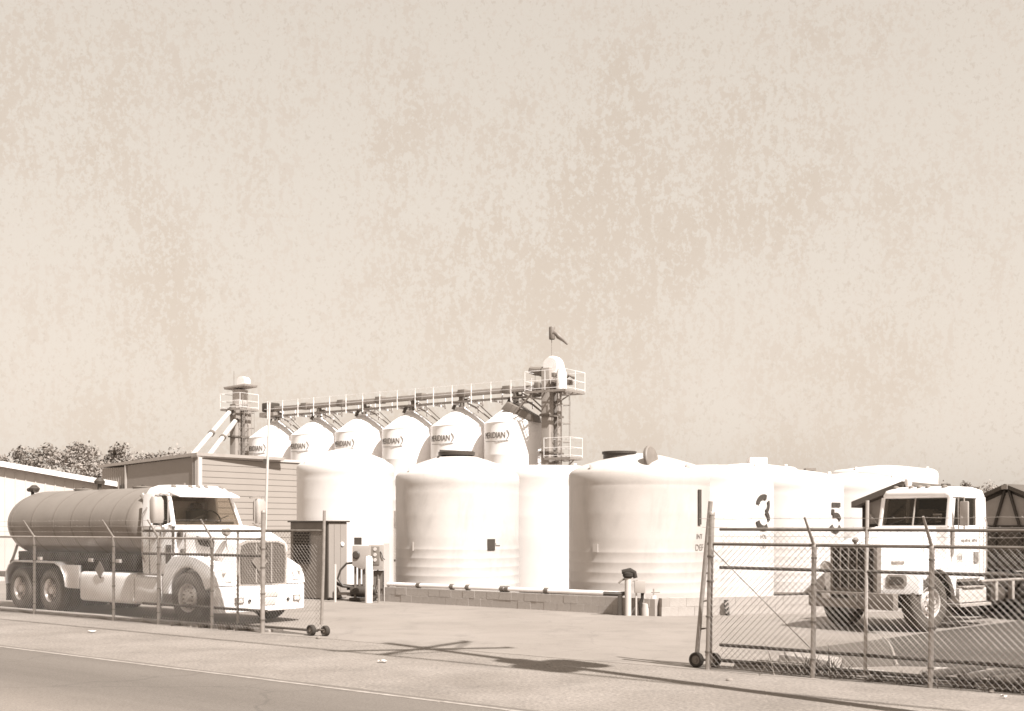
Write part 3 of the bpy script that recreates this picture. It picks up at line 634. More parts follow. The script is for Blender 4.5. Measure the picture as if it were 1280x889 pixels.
EM = Matrix.Translation((.86, .50, 0)) @ Matrix.Rotation(math.atan2(.58, -.41), 4, 'Z')      # along the slanted fender front
hx = [(.12, .92), (.15, .87), (.46, .87), (.49, .92), (.49, 1.06), (.46, 1.11), (.15, 1.11), (.12, 1.06)]
em = MB(EM).prism(hx, -.02, -.0, 'y').build('emblem_plate', M_GREY, TR, bevel=.004)
MB(EM).prism([(.17, .97), (.20, .93), (.41, .93), (.44, .97), (.42, 1.07), (.19, 1.07)], -.03, -.018).build('emblem_mark', M_DGREY, em)
rad = MB().box(.86, 1.0, -.54, .54, .76, 1.68).build('radiator_shell', M_GREY, TR, bevel=.03)
MB().box(.99, 1.012, -.46, .46, .84, 1.60).build('grille', M_DARK, rad)
for y in (-.28, -.09, .10, .29): MB().box(1.005, 1.03, y - .012, y + .012, .84, 1.60).build('grille_divider', M_LGREY, rad)
mb = MB()
for i in range(24): mb.box(1.012, 1.020, -.45, .45, .86 + i * .031, .868 + i * .031)
mb.build('grille_bars', M_GRILLE, rad, smooth=0, kind='stuff')
mb = MB(); mb.lathe([(.03, 0), (.03, .03), (.06, .05), (.07, .09), (.03, .13), (0, .135)], 12, (.93, 0, 1.68)); mb.build('radiator_cap', M_GREY, rad)
bp = MB().box(.95, 1.12, -.97, .97, .45, .765).build('bumper', M_GREY, TR, bevel=.025)
MB().box(1.115, 1.145, -.75, .18, .47, .75).build('bumper_plate', M_GREY, bp, bevel=.01)
MB().box(1.14, 1.152, -.40, .0, .64, .71).build('bumper_slot', M_DARK, bp); MB().box(1.14, 1.156, -.62, -.44, .62, .72).build('licence_plate', M_CREAM, bp, bevel=.005)
for y in (-.70, .14, .30): MB().lathe([(0, 0), (.03, 0), (.03, .03), (0, .03)], 8, (1.14 if y < .2 else 1.12, y, .70), 'x').build('bolt', M_DARK, bp)
for s in (-1, 1): MB().prism([(.25, .45), (.95, .45), (.95, .72), (.25, .78)], s * .48, s * .62).build('bumper_bracket', M_DGREY, TR, bevel=.01)
for s in (-1, 1):      # bowed fender over the front wheel, with headlamp
    arc = [(-.2 + .61 * math.cos(R(t)), .50 + .70 * math.sin(R(t))) for t in range(46, 168, 10)]
    out = [(-.82, .66), (-.86, 1.1), (-.72, 1.32), (-.40, 1.40), (.0, 1.38), (.24, 1.28), (.36, 1.10), (.34, 1.03)]
    MB().prism(out + arc, s * .56, s * 1.08).build('fender', M_WHITE2, TR, bevel=.02, smooth=45)
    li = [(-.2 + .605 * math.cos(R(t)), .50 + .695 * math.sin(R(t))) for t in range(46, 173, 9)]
    V8 = [(x, s * y, z) for x, y, z in ((.86, .50, .735), (.45, 1.08, .735), (.30, 1.08, .735), (.30, .50, .735), (.86, .50, 1.17), (.45, 1.08, 1.17), (.30, 1.08, 1.27), (.30, .50, 1.27))]
    MB().add(V8, [(0,3,2,1),(4,5,6,7),(0,1,5,4),(1,2,6,5),(2,3,7,6),(3,0,4,7)]).build('fender_front', M_WHITE2, TR, bevel=.02)
    MB().prism(li + [(x * .97 , .50 + (z - .50) * .97) for x, z in li[::-1]], s * .50, s * 1.0).build('well_shade_liner', M_CHASSIS, TR)  # arch shade put into the colour of a dark lining
for s in (-1,):
    hl = MB().lathe([(0, -.10), (.09, -.08), (.12, 0), (.12, .02), (0, .03)], 16, (.78, s * .80, 1.22), 'x').build('headlamp', M_LGREY, TR)
    MB().lathe([(0, .0), (.10, 0), (.06, .03), (0, .04)], 16, (.805, s * .80, 1.22), 'x').build('lens', M_LAMP, hl)
# cab
rings = [rrect(-2.10, -.62, -.62, .97, .06, .93), rrect(-2.12, -.66, -.65, 1.0, .08, 1.2), rrect(-2.12, -.72, -.65, 1.0, .08, 2.05)]
MB().loft(rings).build('cab_body', M_WHITE2, TR, smooth=50)
rings = [rrect(-2.12, -.84, -.60, .98, .10, 2.60), rrect(-2.12, -.80, -.60, .98, .12, 2.66), rrect(-2.10, -.84, -.57, .95, .14, 2.76), rrect(-2.0, -.98, -.42, .80, .2, 2.83)]
MB().loft(rings).build('cab_roof', M_WHITE2, TR, smooth=60)
for s, o in ((-1, .36), (1, 0)):
    MB().loft([rrect(-.90, -.725, (s*.945+o)-.05, (s*.945+o)+.05, .03, 2.04), rrect(-1.00, -.835, (s*.93+o)-.05, (s*.93+o)+.05, .03, 2.62)]).build('front_pillar', M_WHITE2, TR)
    MB().loft([rrect(-2.11, -1.72, (s*.955+o)-.045, (s*.955+o)+.04, .03, 2.04), rrect(-2.11, -1.74, (s*.935+o)-.045, (s*.935+o)+.04, .03, 2.62)]).build('rear_pillar', M_WHITE2, TR)
    quad('side_window', [(-1.73, (s*.975+o), 2.05), (-.90, (s*.975+o), 2.05), (-.99, (s*.955+o), 2.61), (-1.74, (s*.955+o), 2.61)], M_GLASSD, TR)
    d = MB().box(-1.80, -.80, (s*.996+o)-.008, (s*.996+o)+.012, .99, 2.03).build('door', M_WHITE2, TR, bevel=.006)
    MB().box(-1.74, -1.58, (s*1.02+o)-.01, (s*1.02+o)+.012, 1.30, 1.52).build('door_handle', M_GREY, d, bevel=.006)
    MB().tube([(-1.98, (s*1.04+o), 1.1), (-1.98, (s*1.06+o), 1.2), (-1.98, (s*1.06+o), 2.1), (-1.98, (s*1.02+o), 2.2)], .014, 6).build('grab_rail', M_LGREY, TR)
    MB().tube([(-.79, (s*1.0+o), 1.45), (-.79, (s*1.03+o), 1.5), (-.79, (s*1.05+o), 2.0)], .03, 8).build('door_post_pipe', M_LGREY, TR)
for x in (-1.815, -.785): MB().box(x - .006, x + .006, .985, 1.004, .97, 2.05).build('door_seam', M_GREY, TR)
MB().box(-1.81, -.79, .985, 1.004, .972, .984).build('door_seam', M_GREY, TR)
st = MB(); st.box(-1.18, -.96, 1.009, 1.013, 1.32, 1.50); sq = st.build('door_sticker', M_CREAM, TR)
mb = MB(); mb.box(-1.15, -1.11, 1.013, 1.016, 1.37, 1.45); mb.box(-1.09, -1.05, 1.013, 1.016, 1.37, 1.45); mb.box(-1.03, -.99, 1.013, 1.016, 1.37, 1.45); mb.build('sticker_print', M_FAINT, sq)
mb = MB()
for x0, x1 in ((-1.62, -1.50), (-1.48, -1.38), (-1.36, -1.28), (-1.24, -1.12), (-1.10, -1.04)): mb.box(-x0 - 2.75 - .0, -x1 - 2.75 + .0, 1.009, 1.012, 1.72, 1.775)
mb.build('door_lettering', M_FAINT, TR)
quad('rear_wall', [(-2.11, -.58, 2.03), (-2.11, .93, 2.03), (-2.11, .91, 2.62), (-2.11, -.56, 2.62)], M_DGREY, TR, .03)
for y0, y1 in ((-.53, .16), (.20, .90)):
    quad('windshield_pane', [(-.745, y0, 2.06), (-.745, y1, 2.06), (-.855, y1 * .985, 2.61), (-.855, y0 * .985, 2.61)], M_GLASSD, TR)
MB().tube([(-.735, .18, 2.05), (-.85, .18, 2.62)], .018, 6).build('windshield_bar', M_LGREY, TR)
MB().box(-1.15, -.84, -.55, .9, 1.98, 2.10).build('dashboard', M_DARK, TR, bevel=.03)
MB().box(-.79, -.785, .60, .80, 2.17, 2.28).build('windscreen_sticker', M_CREAM, TR); MB().box(-.79, -.785, .66, .78, 2.11, 2.145).build('windscreen_sticker', M_CREAM, TR)
for s in (-1, 1):
    y = s*.38+.18; mb = MB(); mb.box(-2.0, -1.8, y-.2, y+.2, 1.9, 2.4); mb.build('seat', M_LGREY if s < 0 else M_DGREY, TR, bevel=.05)
mb = MB(Matrix.Translation((-1.2, .45, 2.15)) @ Matrix.Rotation(R(62), 4, 'Y')); mb.tube([(.21*math.cos(R(a)), .21*math.sin(R(a)), 0) for a in range(0, 361, 20)], .016, 6); mb.build('steering_wheel', M_GREY, TR)
for y in (-.36, .0, .19, .38, .74): MB().lathe([(.055, 0), (.05, .03), (.03, .05), (0, .055)], 12, (-.98, y, 2.81), sx=1.3).build('roof_light', M_GREY, TR)
bl = MB().tube([(-1.2, -.22, 2.80), (-1.2, -.22, 2.86)], .04, 8).build('beacon', M_LGREY, TR)
MB().lathe([(.0, 0), (.06, .01), (.075, .08), (.06, .16), (0, .20)], 14, (-1.2, -.22, 2.84)).build('beacon_lens', M_LAMP, bl)
for x, y in ((-1.15, -.36), (-1.55, .42)):
    MB().box(x - .06, x + .06, y - .08, y + .08, 2.77, 2.90).build('work_lamp', M_DGREY, TR, bevel=.02)
for s in (1,):
    mr = MB().box(-.88, -.83, s*1.24-.09, s*1.24+.09, 2.04, 2.52).build('mirror', M_LGREY, TR, bevel=.02)
    MB().box(-.90, -.879, s*1.24-.075, s*1.24+.075, 2.06, 2.50).build('mirror_glass', M_CHROME, mr)
    MB().tube([(-.85, s*1.0, 2.60), (-.85, s*1.24, 2.60), (-.85, s*1.24, 1.98), (-.85, s*1.0, 1.96)], .014, 6).build('mirror_arm', M_LGREY, mr)
    MB().tube([(-.85, s*1.12, 2.60), (-.85, s*1.12, 1.97)], .012, 6).build('mirror_brace', M_CHROME, mr)
for y0, y1 in ((-.35, .1), (.3, .75)): MB().tube([(-.735, y0, 2.07), (-.755, (y0+y1)/2, 2.14), (-.78, y1, 2.24)], .010, 5).build('wiper', M_DARK, TR)
# steps, battery box, deck plates and air tank behind the front wheel
bx = MB().box(-2.05, -1.05, .55, 1.02, .52, .80).build('battery_box', M_CREAM, TR, bevel=.015)
MB().box(-2.10, -.95, .52, 1.10, .44, .50).build('step', M_LGREY, bx, bevel=.01); MB().box(-1.95, -1.15, .52, 1.06, .81, .84).build('box_lid', M_LGREY, bx, bevel=.006)
MB().loft([[(x, y, z) for (y, z, _) in rrect(.52, 1.04, .42, .86, .2, 0, 5)] for x in (-2.75, -2.2)]).build('air_tank', M_DGREY, TR, bevel=.02)
MB().tube([(-1.75, 1.06, .93), (-3.6, 1.06, .93)], .03, 8).build('deck_rail', M_LINE, TR)
for x in (-2.35, -3.0): MB().box(x - .05, x + .05, .98, 1.08, .52, .93).build('deck_bracket', M_LGREY, TR, bevel=.01)
MB().box(-3.8, -2.3, -.5, .5, .96, 1.05).build('deck_plate', M_DGREY, TR)
ex = MB().tube([(-2.3, -.7, .9), (-2.3, -.7, 2.75)], .06, 10).build('exhaust_stack', M_GREY, TR)
# covered body behind the cab: dark bulkhead with gable, braces, tarp roof
x0 = -4.75
bd = MB().prism([(-1.2, 1.05), (1.2, 1.05), (1.2, 2.42), (0, 2.90), (-1.2, 2.42)], x0 - 4.6, x0, 'x').build('hopper_body', M_TARP, TR, bevel=.02)
MB().prism([(-1.10, 2.06), (1.10, 2.06), (1.10, 2.36), (0, 2.80), (-1.10, 2.36)], x0, x0 + .03, 'x').build('gable_panel', M_LGREY, bd)
for s in (-1, 1):
    v = [(x0 - 4.7, 0, 2.98), (x0 + .16, 0, 2.98), (x0 + .16, s * 1.30, 2.46), (x0 - 4.7, s * 1.30, 2.46), (x0 - 4.7, 0, 2.89), (x0 + .16, 0, 2.89), (x0 + .16, s * 1.28, 2.37), (x0 - 4.7, s * 1.28, 2.37)]
    MB().add(v, [(0,1,2,3),(7,6,5,4),(0,4,5,1),(1,5,6,2),(2,6,7,3),(3,7,4,0)]).build('tarp_roof', M_TARP, bd)
    MB().tube([(x0 + .06, s * .05, 2.84), (x0 + .06, s * .34, 1.9)], .035, 6).build('brace', M_DGREY, bd)
MB().box(x0 + .13, x0 + .175, -.07, .07, 2.86, 2.96).build('ridge_plate', M_LGREY, bd)
MB().box(x0, x0 + .06, -1.2, 1.2, 2.0, 2.06).build('cross_rail', M_DGREY, bd)
for y in (-.8, -.3, .3, .8): MB().box(x0, x0 + .05, y - .04, y + .04, 1.06, 2.0).build('bulkhead_rib', M_DGREY, bd)
# second covered trailer further back on the left of it
TC = thing('covered_trailer', 'trailer with a dark gabled cover, half hidden behind the square hooded truck', 'trailer', (10.42, 31.6, 0), math.atan2(-0.80, -0.60))
bd = MB().prism([(-1.22, .9), (1.22, .9), (1.22, 2.02), (-1.22, 2.02)], -6, 0, 'x').build('lower_body', M_WHITE2, TC, bevel=.02)
MB().prism([(-1.2, 2.02), (1.2, 2.02), (1.2, 2.62), (0, 3.10), (-1.2, 2.62)], -6, -.02, 'x').build('end_panel', M_LGREY, TC)
for s in (-1, 1):
    v = [(-6.1, 0, 3.22), (.45, 0, 3.22), (.45, s * 1.36, 2.70), (-6.1, s * 1.36, 2.70), (-6.1, 0, 3.06), (.45, 0, 3.06), (.45, s * 1.36, 2.54), (-6.1, s * 1.36, 2.54)]
    MB().add(v, [(0,1,2,3),(7,6,5,4),(0,4,5,1),(1,5,6,2),(2,6,7,3),(3,7,4,0)]).build('tarp_roof', M_TARP, TC)
    MB().box(-.02, .05, s * 1.16 - .05, s * 1.16 + .05, 2.02, 2.6).build('corner_post', M_DARK, TC)
    MB().tube([(.04, s * 1.1, 2.5), (.04, s * .75, 2.05)], .025, 6).build('brace', M_LGREY, TC); MB().tube([(.04, s * .1, 2.6), (.04, s * .7, 2.05)], .02, 6).build('brace', M_DGREY, TC)
MB().box(-.01, .06, -1.2, 1.2, 2.02, 2.10).build('cross_rail', M_DARK, TC)
for x in (-4.2, -5.4):
    for s in (-1, 1): wheel(TC, x, s * 1.0, .5, s, .3, dual=True, rim=M_GREY, tyre=M_BLACK)
for s in (-1, 1): MB().box(-.6, -.45, s * .7 - .06, s * .7 + .06, 0, .9).build('landing_leg', M_GREY, TC)
# ---------------------------------------------------------------- poly tanks inside the containment wall
def poly_tank(name, label, X, Y, Rr, zs, za, m, ridges=True, base=0.10, fill=True, lid=None):
    """zs shoulder height, za apex height"""
    t = thing(name, label, 'tank', (X, Y, 0), 0, 'poly tanks behind the block wall')
    p = [(0, base), (Rr - .06, base), (Rr, base + .06)]
    if ridges:
        z = .42
        while z < 1.45: p += [(Rr, z), (Rr + .005, z + .03), (Rr + .005, z + .05), (Rr, z + .08), (Rr, z + .15)]; z += .24
    z = 1.7
    while z < zs - .45: p += [(Rr, z), (Rr + .002, z + .05), (Rr, z + .10)]; z += .6
    p += [(Rr, zs - .36), (Rr + .008, zs - .32), (Rr + .010, zs - .22), (Rr + .0, zs - .08), (Rr - .05, zs), (Rr - .16, zs + .07)]
    h = za - zs
    p += [(Rr * .80, zs + h * .36), (Rr * .55, zs + h * .66), (Rr * .34, zs + h * .88), (.34, za - .02), (.30, za), (0, za + .01)]
    MB().lathe(p, 72).build('shell', m, t, smooth=40)
    if lid is not None:
        a, d = lid
        l = MB().lathe([(.0, 0), (.30, 0), (.33, .03), (.33, .09), (.30, .11), (0, .13)], 24, (0, 0, za - .01)).build('lid', M_GREY, t)
        MB().lathe([(.36, -.04), (.36, .02), (.32, .03), (.32, -.04)], 24, (0, 0, za)).build('manway_ring', m, l)
    # lifting lugs around the shoulder
    mb = MB()
    for k in range(4):
        a = R(40 + 90 * k); mb.box(Rr * .93 * math.cos(a) - .05, Rr * .93 * math.cos(a) + .05, Rr * .93 * math.sin(a) - .05, Rr * .93 * math.sin(a) + .05, zs - .02, zs + .13)
    mb.build('lifting_lugs', m, t, bevel=.02, kind='stuff')
    return t
def label_bits(root, Rr, ang, z, w, h, m=M_CREAM, rows=((.5, .06),), name='label'):
    a = w / Rr / 2; n = 4; A = R(ang)
    def P(u, zz, o): return ((Rr + o) * math.sin(A + u), -(Rr + o) * math.cos(A + u), zz)
    mb = MB(); vs_ = []
    for k in range(n + 1):
        u = -a + 2 * a * k / n; vs_ += [P(u, z - h / 2, -.01), P(u, z + h / 2, -.01), P(u, z - h / 2, .008), P(u, z + h / 2, .008)]
    fs = []
    for k in range(n):
        b = k * 4; fs += [(b+2, b+6, b+7, b+3), (b, b+1, b+5, b+4), (b+1, b+3, b+7, b+5), (b, b+4, b+6, b+2)]
    fs += [(0, 2, 3, 1), (n*4, n*4+1, n*4+3, n*4+2)]
    return mb.add(vs_, fs).build(name, m, root)
def stencil(root, Rr, ang, z0, strokes, name='stencil_number'):
    """strokes: list of polylines [(x,y)...] with width; flat ink bent round the shell"""
    mb = MB(); A = R(ang)
    def P(x, y, o): return ((Rr + o) * math.sin(A + x / Rr), -(Rr + o) * math.cos(A + x / Rr), z0 + y)
    for pts, w in strokes:
        L = []; 
        for i, p in enumerate(pts):
            a = Vector(pts[max(i - 1, 0)]); b = Vector(pts[min(i + 1, len(pts) - 1)]); d = (b - a).normalized(); nn = Vector((-d.y, d.x)) * w / 2
            L.append((Vector(p) + nn, Vector(p) - nn))
        vs_ = []
        for l, r in L: vs_ += [P(l.x, l.y, .012), P(r.x, r.y, .012), P(l.x, l.y, .034), P(r.x, r.y, .034)]
        fs = []
        for k in range(len(L) - 1):
            b = 4 * k; fs += [(b+2, b+3, b+7, b+6), (b, b+4, b+5, b+1), (b, b+2, b+6, b+4), (b+1, b+5, b+7, b+3)]
        q = 4 * (len(L) - 1); fs += [(0, 1, 3, 2), (q, q+2, q+3, q+1)]
        mb.add(vs_, fs)
    return mb.build(name, M_INK, root, smooth=0)
def arc2(cx, cy, rx, ry_, a0, a1, n=8): return [(cx + rx * math.cos(R(a0 + (a1 - a0) * k / n)), cy + ry_ * math.sin(R(a0 + (a1 - a0) * k / n))) for k in range(n + 1)]
THREE = [(arc2(0, .62, .25, .21, 175, 60), .13), (arc2(0, .62, .25, .21, 25, -55) + [(.10, .425)], .12), ([(.10, .425)] + arc2(0, .21, .26, .21, 45, -5), .12), (arc2(0, .21, .26, .21, -50, -172), .13)]
FIVE = [([(-.22, .77), (.24, .77)], .13), ([(-.17, .64), (-.18, .50)] , .12), ([(-.18, .47)] + arc2(-.02, .27, .26, .21, 95, 15), .13), (arc2(-.02, .24, .26, .22, -25, -160), .13)]
ONE = [([(0, .0), (0, .84)], .125)]
def small_print(root, Rr, ang, z, txt, size):
    me = text_mesh(txt, size, .003, 1.0); w = max(v.co.x for v in me.vertices)
    for v in me.vertices: v.co.x -= w / 2
    wrap(me, Rr, ang, z, .008); me.materials.append(M_FAINT); return link('small_print', me, root)

t1 = poly_tank('poly_tank', 'front corner poly tank marked one, with its round lid tilted up on the dome', 3.16, 29.9, 1.74, 3.40, 3.84, M_TANK3)
stencil(t1, 1.74, 49.5, 2.08, ONE); small_print(t1, 1.74, 50, 1.74, 'INT', .17); small_print(t1, 1.74, 50, 1.46, 'DEF', .22)
label_bits(t1, 1.755, -42, 1.52, .15, .2)
mb = MB(); mb.lathe([(.0, 0), (.44, 0), (.46, .03), (.46, .10), (.42, .13), (.1, .14), (0, .14)], 26); o = mb.build('lid', M_GREY, t1)
o.location = (.12, -1.25, 3.62); o.scale = (.74, .74, .74); o.rotation_euler = (R(80), R(0), R(58))
mb = MB(); mb.lathe([(.40, -.14), (.40, .02), (.43, .03), (.43, .0)], 26, (-.50, -.15, 3.83)); mb.lathe([(0, .02), (.43, .02), (.43, .06), (0, .07)], 26, (-.50, -.15, 3.83)); mb.build('manway_cover', M_DGREY, t1)
t2 = poly_tank('poly_tank', 'stained poly tank in the middle of the front row, dark hatch cover on its dome', -1.54, 33.9, 1.74, 3.52, 4.05, M_TANK2)
mb = MB(); mb.lathe([(.50, 0), (.52, .04), (.52, .10), (.48, .12), (0, .13)], 24, (-.02, -.1, 4.03)); mb.tube([(-.5, -.1, 4.17), (.45, -.1, 4.13)], .035, 6); mb.build('lid', M_DGREY, t2)
MB().tube([(-.52, -.45, 3.80), (-.52, -.5, 3.98), (-.46, -.5, 4.02)], .03, 6).build('vent', M_DGREY, t2)
pl_ = label_bits(t2, 1.755, 34, 1.55, .24, .30, M_DGREY, name='level_window'); label_bits(t2, 1.755, 41.5, 1.56, .16, .06, M_CREAM)
MB().tube([(1.75 * math.sin(R(-41)), -1.78 * math.cos(R(-41)), 1.38), (1.75 * math.sin(R(-41)), -1.78 * math.cos(R(-41)), 1.62)], .03, 6).build('fitting', M_LGREY, t2)
poly_tank('poly_tank', 'tall smooth white poly tank rising over the grey shed and the pumps', -5.55, 40.0, 1.60, 4.10, 4.62, M_TANK, ridges=False)
poly_tank('poly_tank', 'plain white poly tank standing back between the stained tank and the corner tank', 0.85, 37.2, 1.74, 3.80, 3.90, M_TANK, ridges=False)
t3 = poly_tank('poly_tank', 'white poly tank stencilled with a big three', 5.42, 33.0, 1.74, 3.58, 3.72, M_TANK)
stencil(t3, 1.74, 45, 2.0, THREE); small_print(t3, 1.74, 45, 1.72, 'VOL', .15); small_print(t3, 1.74, 45, 1.46, 'DEF', .21)
t5 = poly_tank('poly_tank', 'white poly tank stencilled with a big five', 8.15, 36.0, 1.74, 3.50, 3.75, M_TANK)
stencil(t5, 1.74, 45, 1.90, FIVE)
MB().box(.6, .9, -.3, 0, 3.70, 3.78).build('vent', M_GREY, t5)
poly_tank('poly_tank', 'white poly tank between the number five tank and the covered trailer', 10.95, 39.0, 1.74, 3.52, 3.78, M_TANK)
tb = poly_tank('poly_tank', 'back row poly tank with a square white hatch box above the number three tank', 8.15, 41.5, 1.74, 4.0, 4.22, M_TANK, ridges=False)
MB().box(.02, .62, -.3, .3, 4.05, 4.42).build('hatch_box', M_WHITE2, tb, bevel=.02)
poly_tank('poly_tank', 'wide white poly tank showing above the cab roof of the square hooded truck', 14.1, 45.5, 1.95, 4.12, 4.36, M_TANK, ridges=False)

# containment wall of concrete blocks: one block mesh, two courses, recessed joints
def block_wall(label, a, b, h=.40, L=.405, th=.2):
    A = Vector((*a, 0)); B = Vector((*b, 0)); d = B - A; rz = math.atan2(d.y, d.x)
    w = thing('block_wall', label, 'wall', A, rz); n = int(d.length / L); first = None
    MB().box(.01, d.length - .01, -th / 2 + .006, th / 2 - .006, -.05, h - .008).build('mortar_core', M_MORTAR, w, smooth=0)
    r_ = random.Random(5)
    for c in range(2):
        off = 0 if c == 0 else L / 2
        for i in range(n):
            if first is None: first = o = MB().box(0, L - .004, -th / 2, th / 2, .002, h / 2 - .003).build('block', M_BLOCK, w, bevel=.003, seg=1)
            else: o = first.copy(); C.objects.link(o)
            o.location = (off + i * L, r_.uniform(-.004, .004), c * h / 2 + .001); o.rotation_euler = (0, r_.uniform(-.003, .003), r_.uniform(-.004, .004))
    return w
def gp(px, py): Y = 3000 / (py - 660); return ((px - 640) / 1500 * Y, Y)
c0, c1 = gp(478, 751.5), gp(822, 770.5)
block_wall('low shaded concrete block wall with the long white pipe on top', c0, c1)
c2 = (c1[0] + 11.5, c1[1] + 3.2)
block_wall('low sunlit concrete block wall below the numbered tanks', (c1[0] + .05, c1[1] - .02), c2, h=.42)
# white pipe along the top of the left wall
wa = math.atan2(c1[1] - c0[1], c1[0] - c0[0]); wl = math.hypot(c1[0] - c0[0], c1[1] - c0[1])
pp = thing('delivery_pipe', 'long white pipe lying along the top of the low block wall', 'pipe', (*c0, 0), wa)
MB().tube([(-.1, -.02, .475), (wl - .9, -.02, .475)], .055, 10).build('pipe_run', M_WHITE2, pp)
for x in (1.4, 2.6, 3.15, 4.3, 4.45, 5.7): 
    if x < wl: MB().tube([(x - .06, -.02, .475), (x + .06, -.02, .475)], .075, 10).build('coupling', M_GALVD, pp)

# ---------------------------------------------------------------- pump station, shed, stand pipe
Yp = 32.6
def X_(px, Y=Yp): return (px - 640) / 1500 * Y
def Z_(py, Y=Yp): return 2 + (660 - py) / 1500 * Y
ps = thing('pump_panel', 'pump control box on legs with a round gauge and a dark sign on top', 'pump', (X_(453), Yp, 0), R(-10))
b = MB().prism([(-.25, .98), (.05, .86), (.25, 1.05), (.25, 1.52), (-.25, 1.52)], -.12, .14).build('control_box', M_LGREY, ps, bevel=.015)
MB().lathe([(0, 0), (.10, .0), (.11, .03), (.08, .05), (0, .05)], 16, (-.13, -.12, 1.27), 'y').build('gauge', M_DGREY, b)
MB().box(-.22, -.02, -.05, .0, 1.54, 1.74).build('sign_board', M_DGREY, ps)
mb = MB()
for x in (-.2, .2): mb.box(x - .025, x + .025, -.03, .03, 0, 1.0)
for x in (-.1, .02, .12): mb.tube([(x, .05, .2), (x, .05, .95)], .04, 8)
mb.build('legs', M_GALVD, ps); mb = MB(); mb.box(-.35, .3, -.1, .35, .02, .10); mb.lathe([(0, -.25), (.16, -.24), (.17, .2), (.1, .24), (0, .25)], 14, (-.1, .1, .28), 'x'); mb.lathe([(0, -.1), (.12, -.1), (.14, 0), (.12, .1), (0, .1)], 14, (.25, .1, .3), 'x'); mb.build('pump_body', M_DGREY, ps, bevel=.01)
MB().tube([(-.25, 0, 1.05), (-.45, 0, 1.03), (-.62, 0, .85), (-.70, 0, .62), (-.55, 0, .42), (-.3, .02, .38)], .03, 8).build('hose', M_DGREY, ps)
MB().tube([(-.8, .1, .50), (-.6, .1, .42), (-.35, .1, .40), (0, .1, .42)], .05, 8).build('suction_hose', M_BLACK, ps)
MB().tube([(-.75, .2, .2), (.45, .2, .2)], .04, 8).build('manifold', M_GALV, ps)
pm = thing('flow_meter', 'flow meter cabinet on a steel frame beside the pump control box', 'meter', (X_(471), Yp + .05, 0), R(-8))
c = MB().box(-.2, .2, -.12, .12, .86, 1.54).build('cabinet', M_LGREY, pm, bevel=.015)
f = MB().box(-.15, .1, -.14, -.118, 1.0, 1.50).build('meter_face', M_GREY, c, bevel=.01)
for z in (1.13, 1.27, 1.42): MB().lathe([(.05, 0), (.045, .015), (0, .015)], 12, (-.02, -.14, z), 'y').build('dial', M_CREAM, f)
MB().tube([(.12, -.12, 1.36), (.17, -.16, 1.30), (.2, -.15, 1.18), (.25, -.12, 1.14)], .012, 6).build('cable', M_DARK, pm)
mb = MB(); mb.box(.20, .34, -.03, .03, 0, 1.58); mb.box(-.2, -.16, -.03, .03, 0, .86); mb.build('frame_post', M_CREAM, pm)
mb = MB(); mb.box(-.1, .16, -.02, .14, .35, .84); mb.tube([(.02, .0, .9), (.05, -.05, .5), (-.05, -.08, .25), (-.15, 0, .2)], .025, 8); mb.build('pipework', M_GALVD, pm)
b = MB().lathe([(.10, -.05), (.10, 1.18), (.08, 1.24), (0, 1.26)], 16).build('bollard', M_WHITE2); b.location = (X_(461, 32), 32.0, 0); tag(b, 'tall cream bollard in front of the pump control box', 'bollard')
b = MB().lathe([(.035, -.05), (.035, .62), (0, .64)], 10).build('pipe_post', M_GALV); b.location = (X_(473.5, 32.1), 32.1, 0); tag(b, 'short thin steel post between the cream bollard and the meter frame', 'post')
# shed
sh = thing('equipment_shed', 'narrow grey steel shed with dark louvres beside the pumps', 'shed', (X_(410, 33.2), 33.2, 0), math.atan2(.78, .62))
hs = 2.2
MB().box(.0, .72, 0.02, 1.55, .03, hs - .04).build('shed_body', M_GREY, sh)
MB().box(.02, .70, -.012, .02, .05, hs - .06).build('front_panel', M_SIDING, sh)
mb = MB()
for x in (.22, .46): mb.box(x - .006, x + .006, -.018, -.010, .05, hs - .06)
mb.build('panel_seams', M_GREY, sh, kind='stuff')
MB().box(-.06, .78, -.06, 1.62, hs - .04, hs).build('shed_roof', M_DGREY, sh, bevel=.01)
MB().box(-.02, .0, -.0, .10, .02, hs - .05).build('corner_trim', M_DGREY, sh)
MB().box(-.012, .02, .12, 1.5, .05, .75).build('lower_panel', M_GREY, sh)
lv = MB().box(-.03, .01, .72, 1.40, 1.0, 1.95).build('louvre', M_DARK, sh)
mb = MB()
for i in range(12): mb.box(-.045, -.028, .72, 1.40, 1.02 + i * .078, 1.05 + i * .078)
mb.build('louvre_blades', M_DGREY, lv, smooth=0, kind='stuff')
MB().lathe([(0, 0), (.06, 0), (.06, .03), (0, .03)], 12, (.52, -.012, 1.55), 'y').build('shed_lamp', M_WHITE2, sh)
b = MB().tube([(0, 0, -.05), (0, 0, 1.02)], .035, 8).build('pipe_post', M_CREAM); b.location = (X_(419, 32.3), 32.3, 0); tag(b, 'thin cream post in front of the grey shed', 'post')
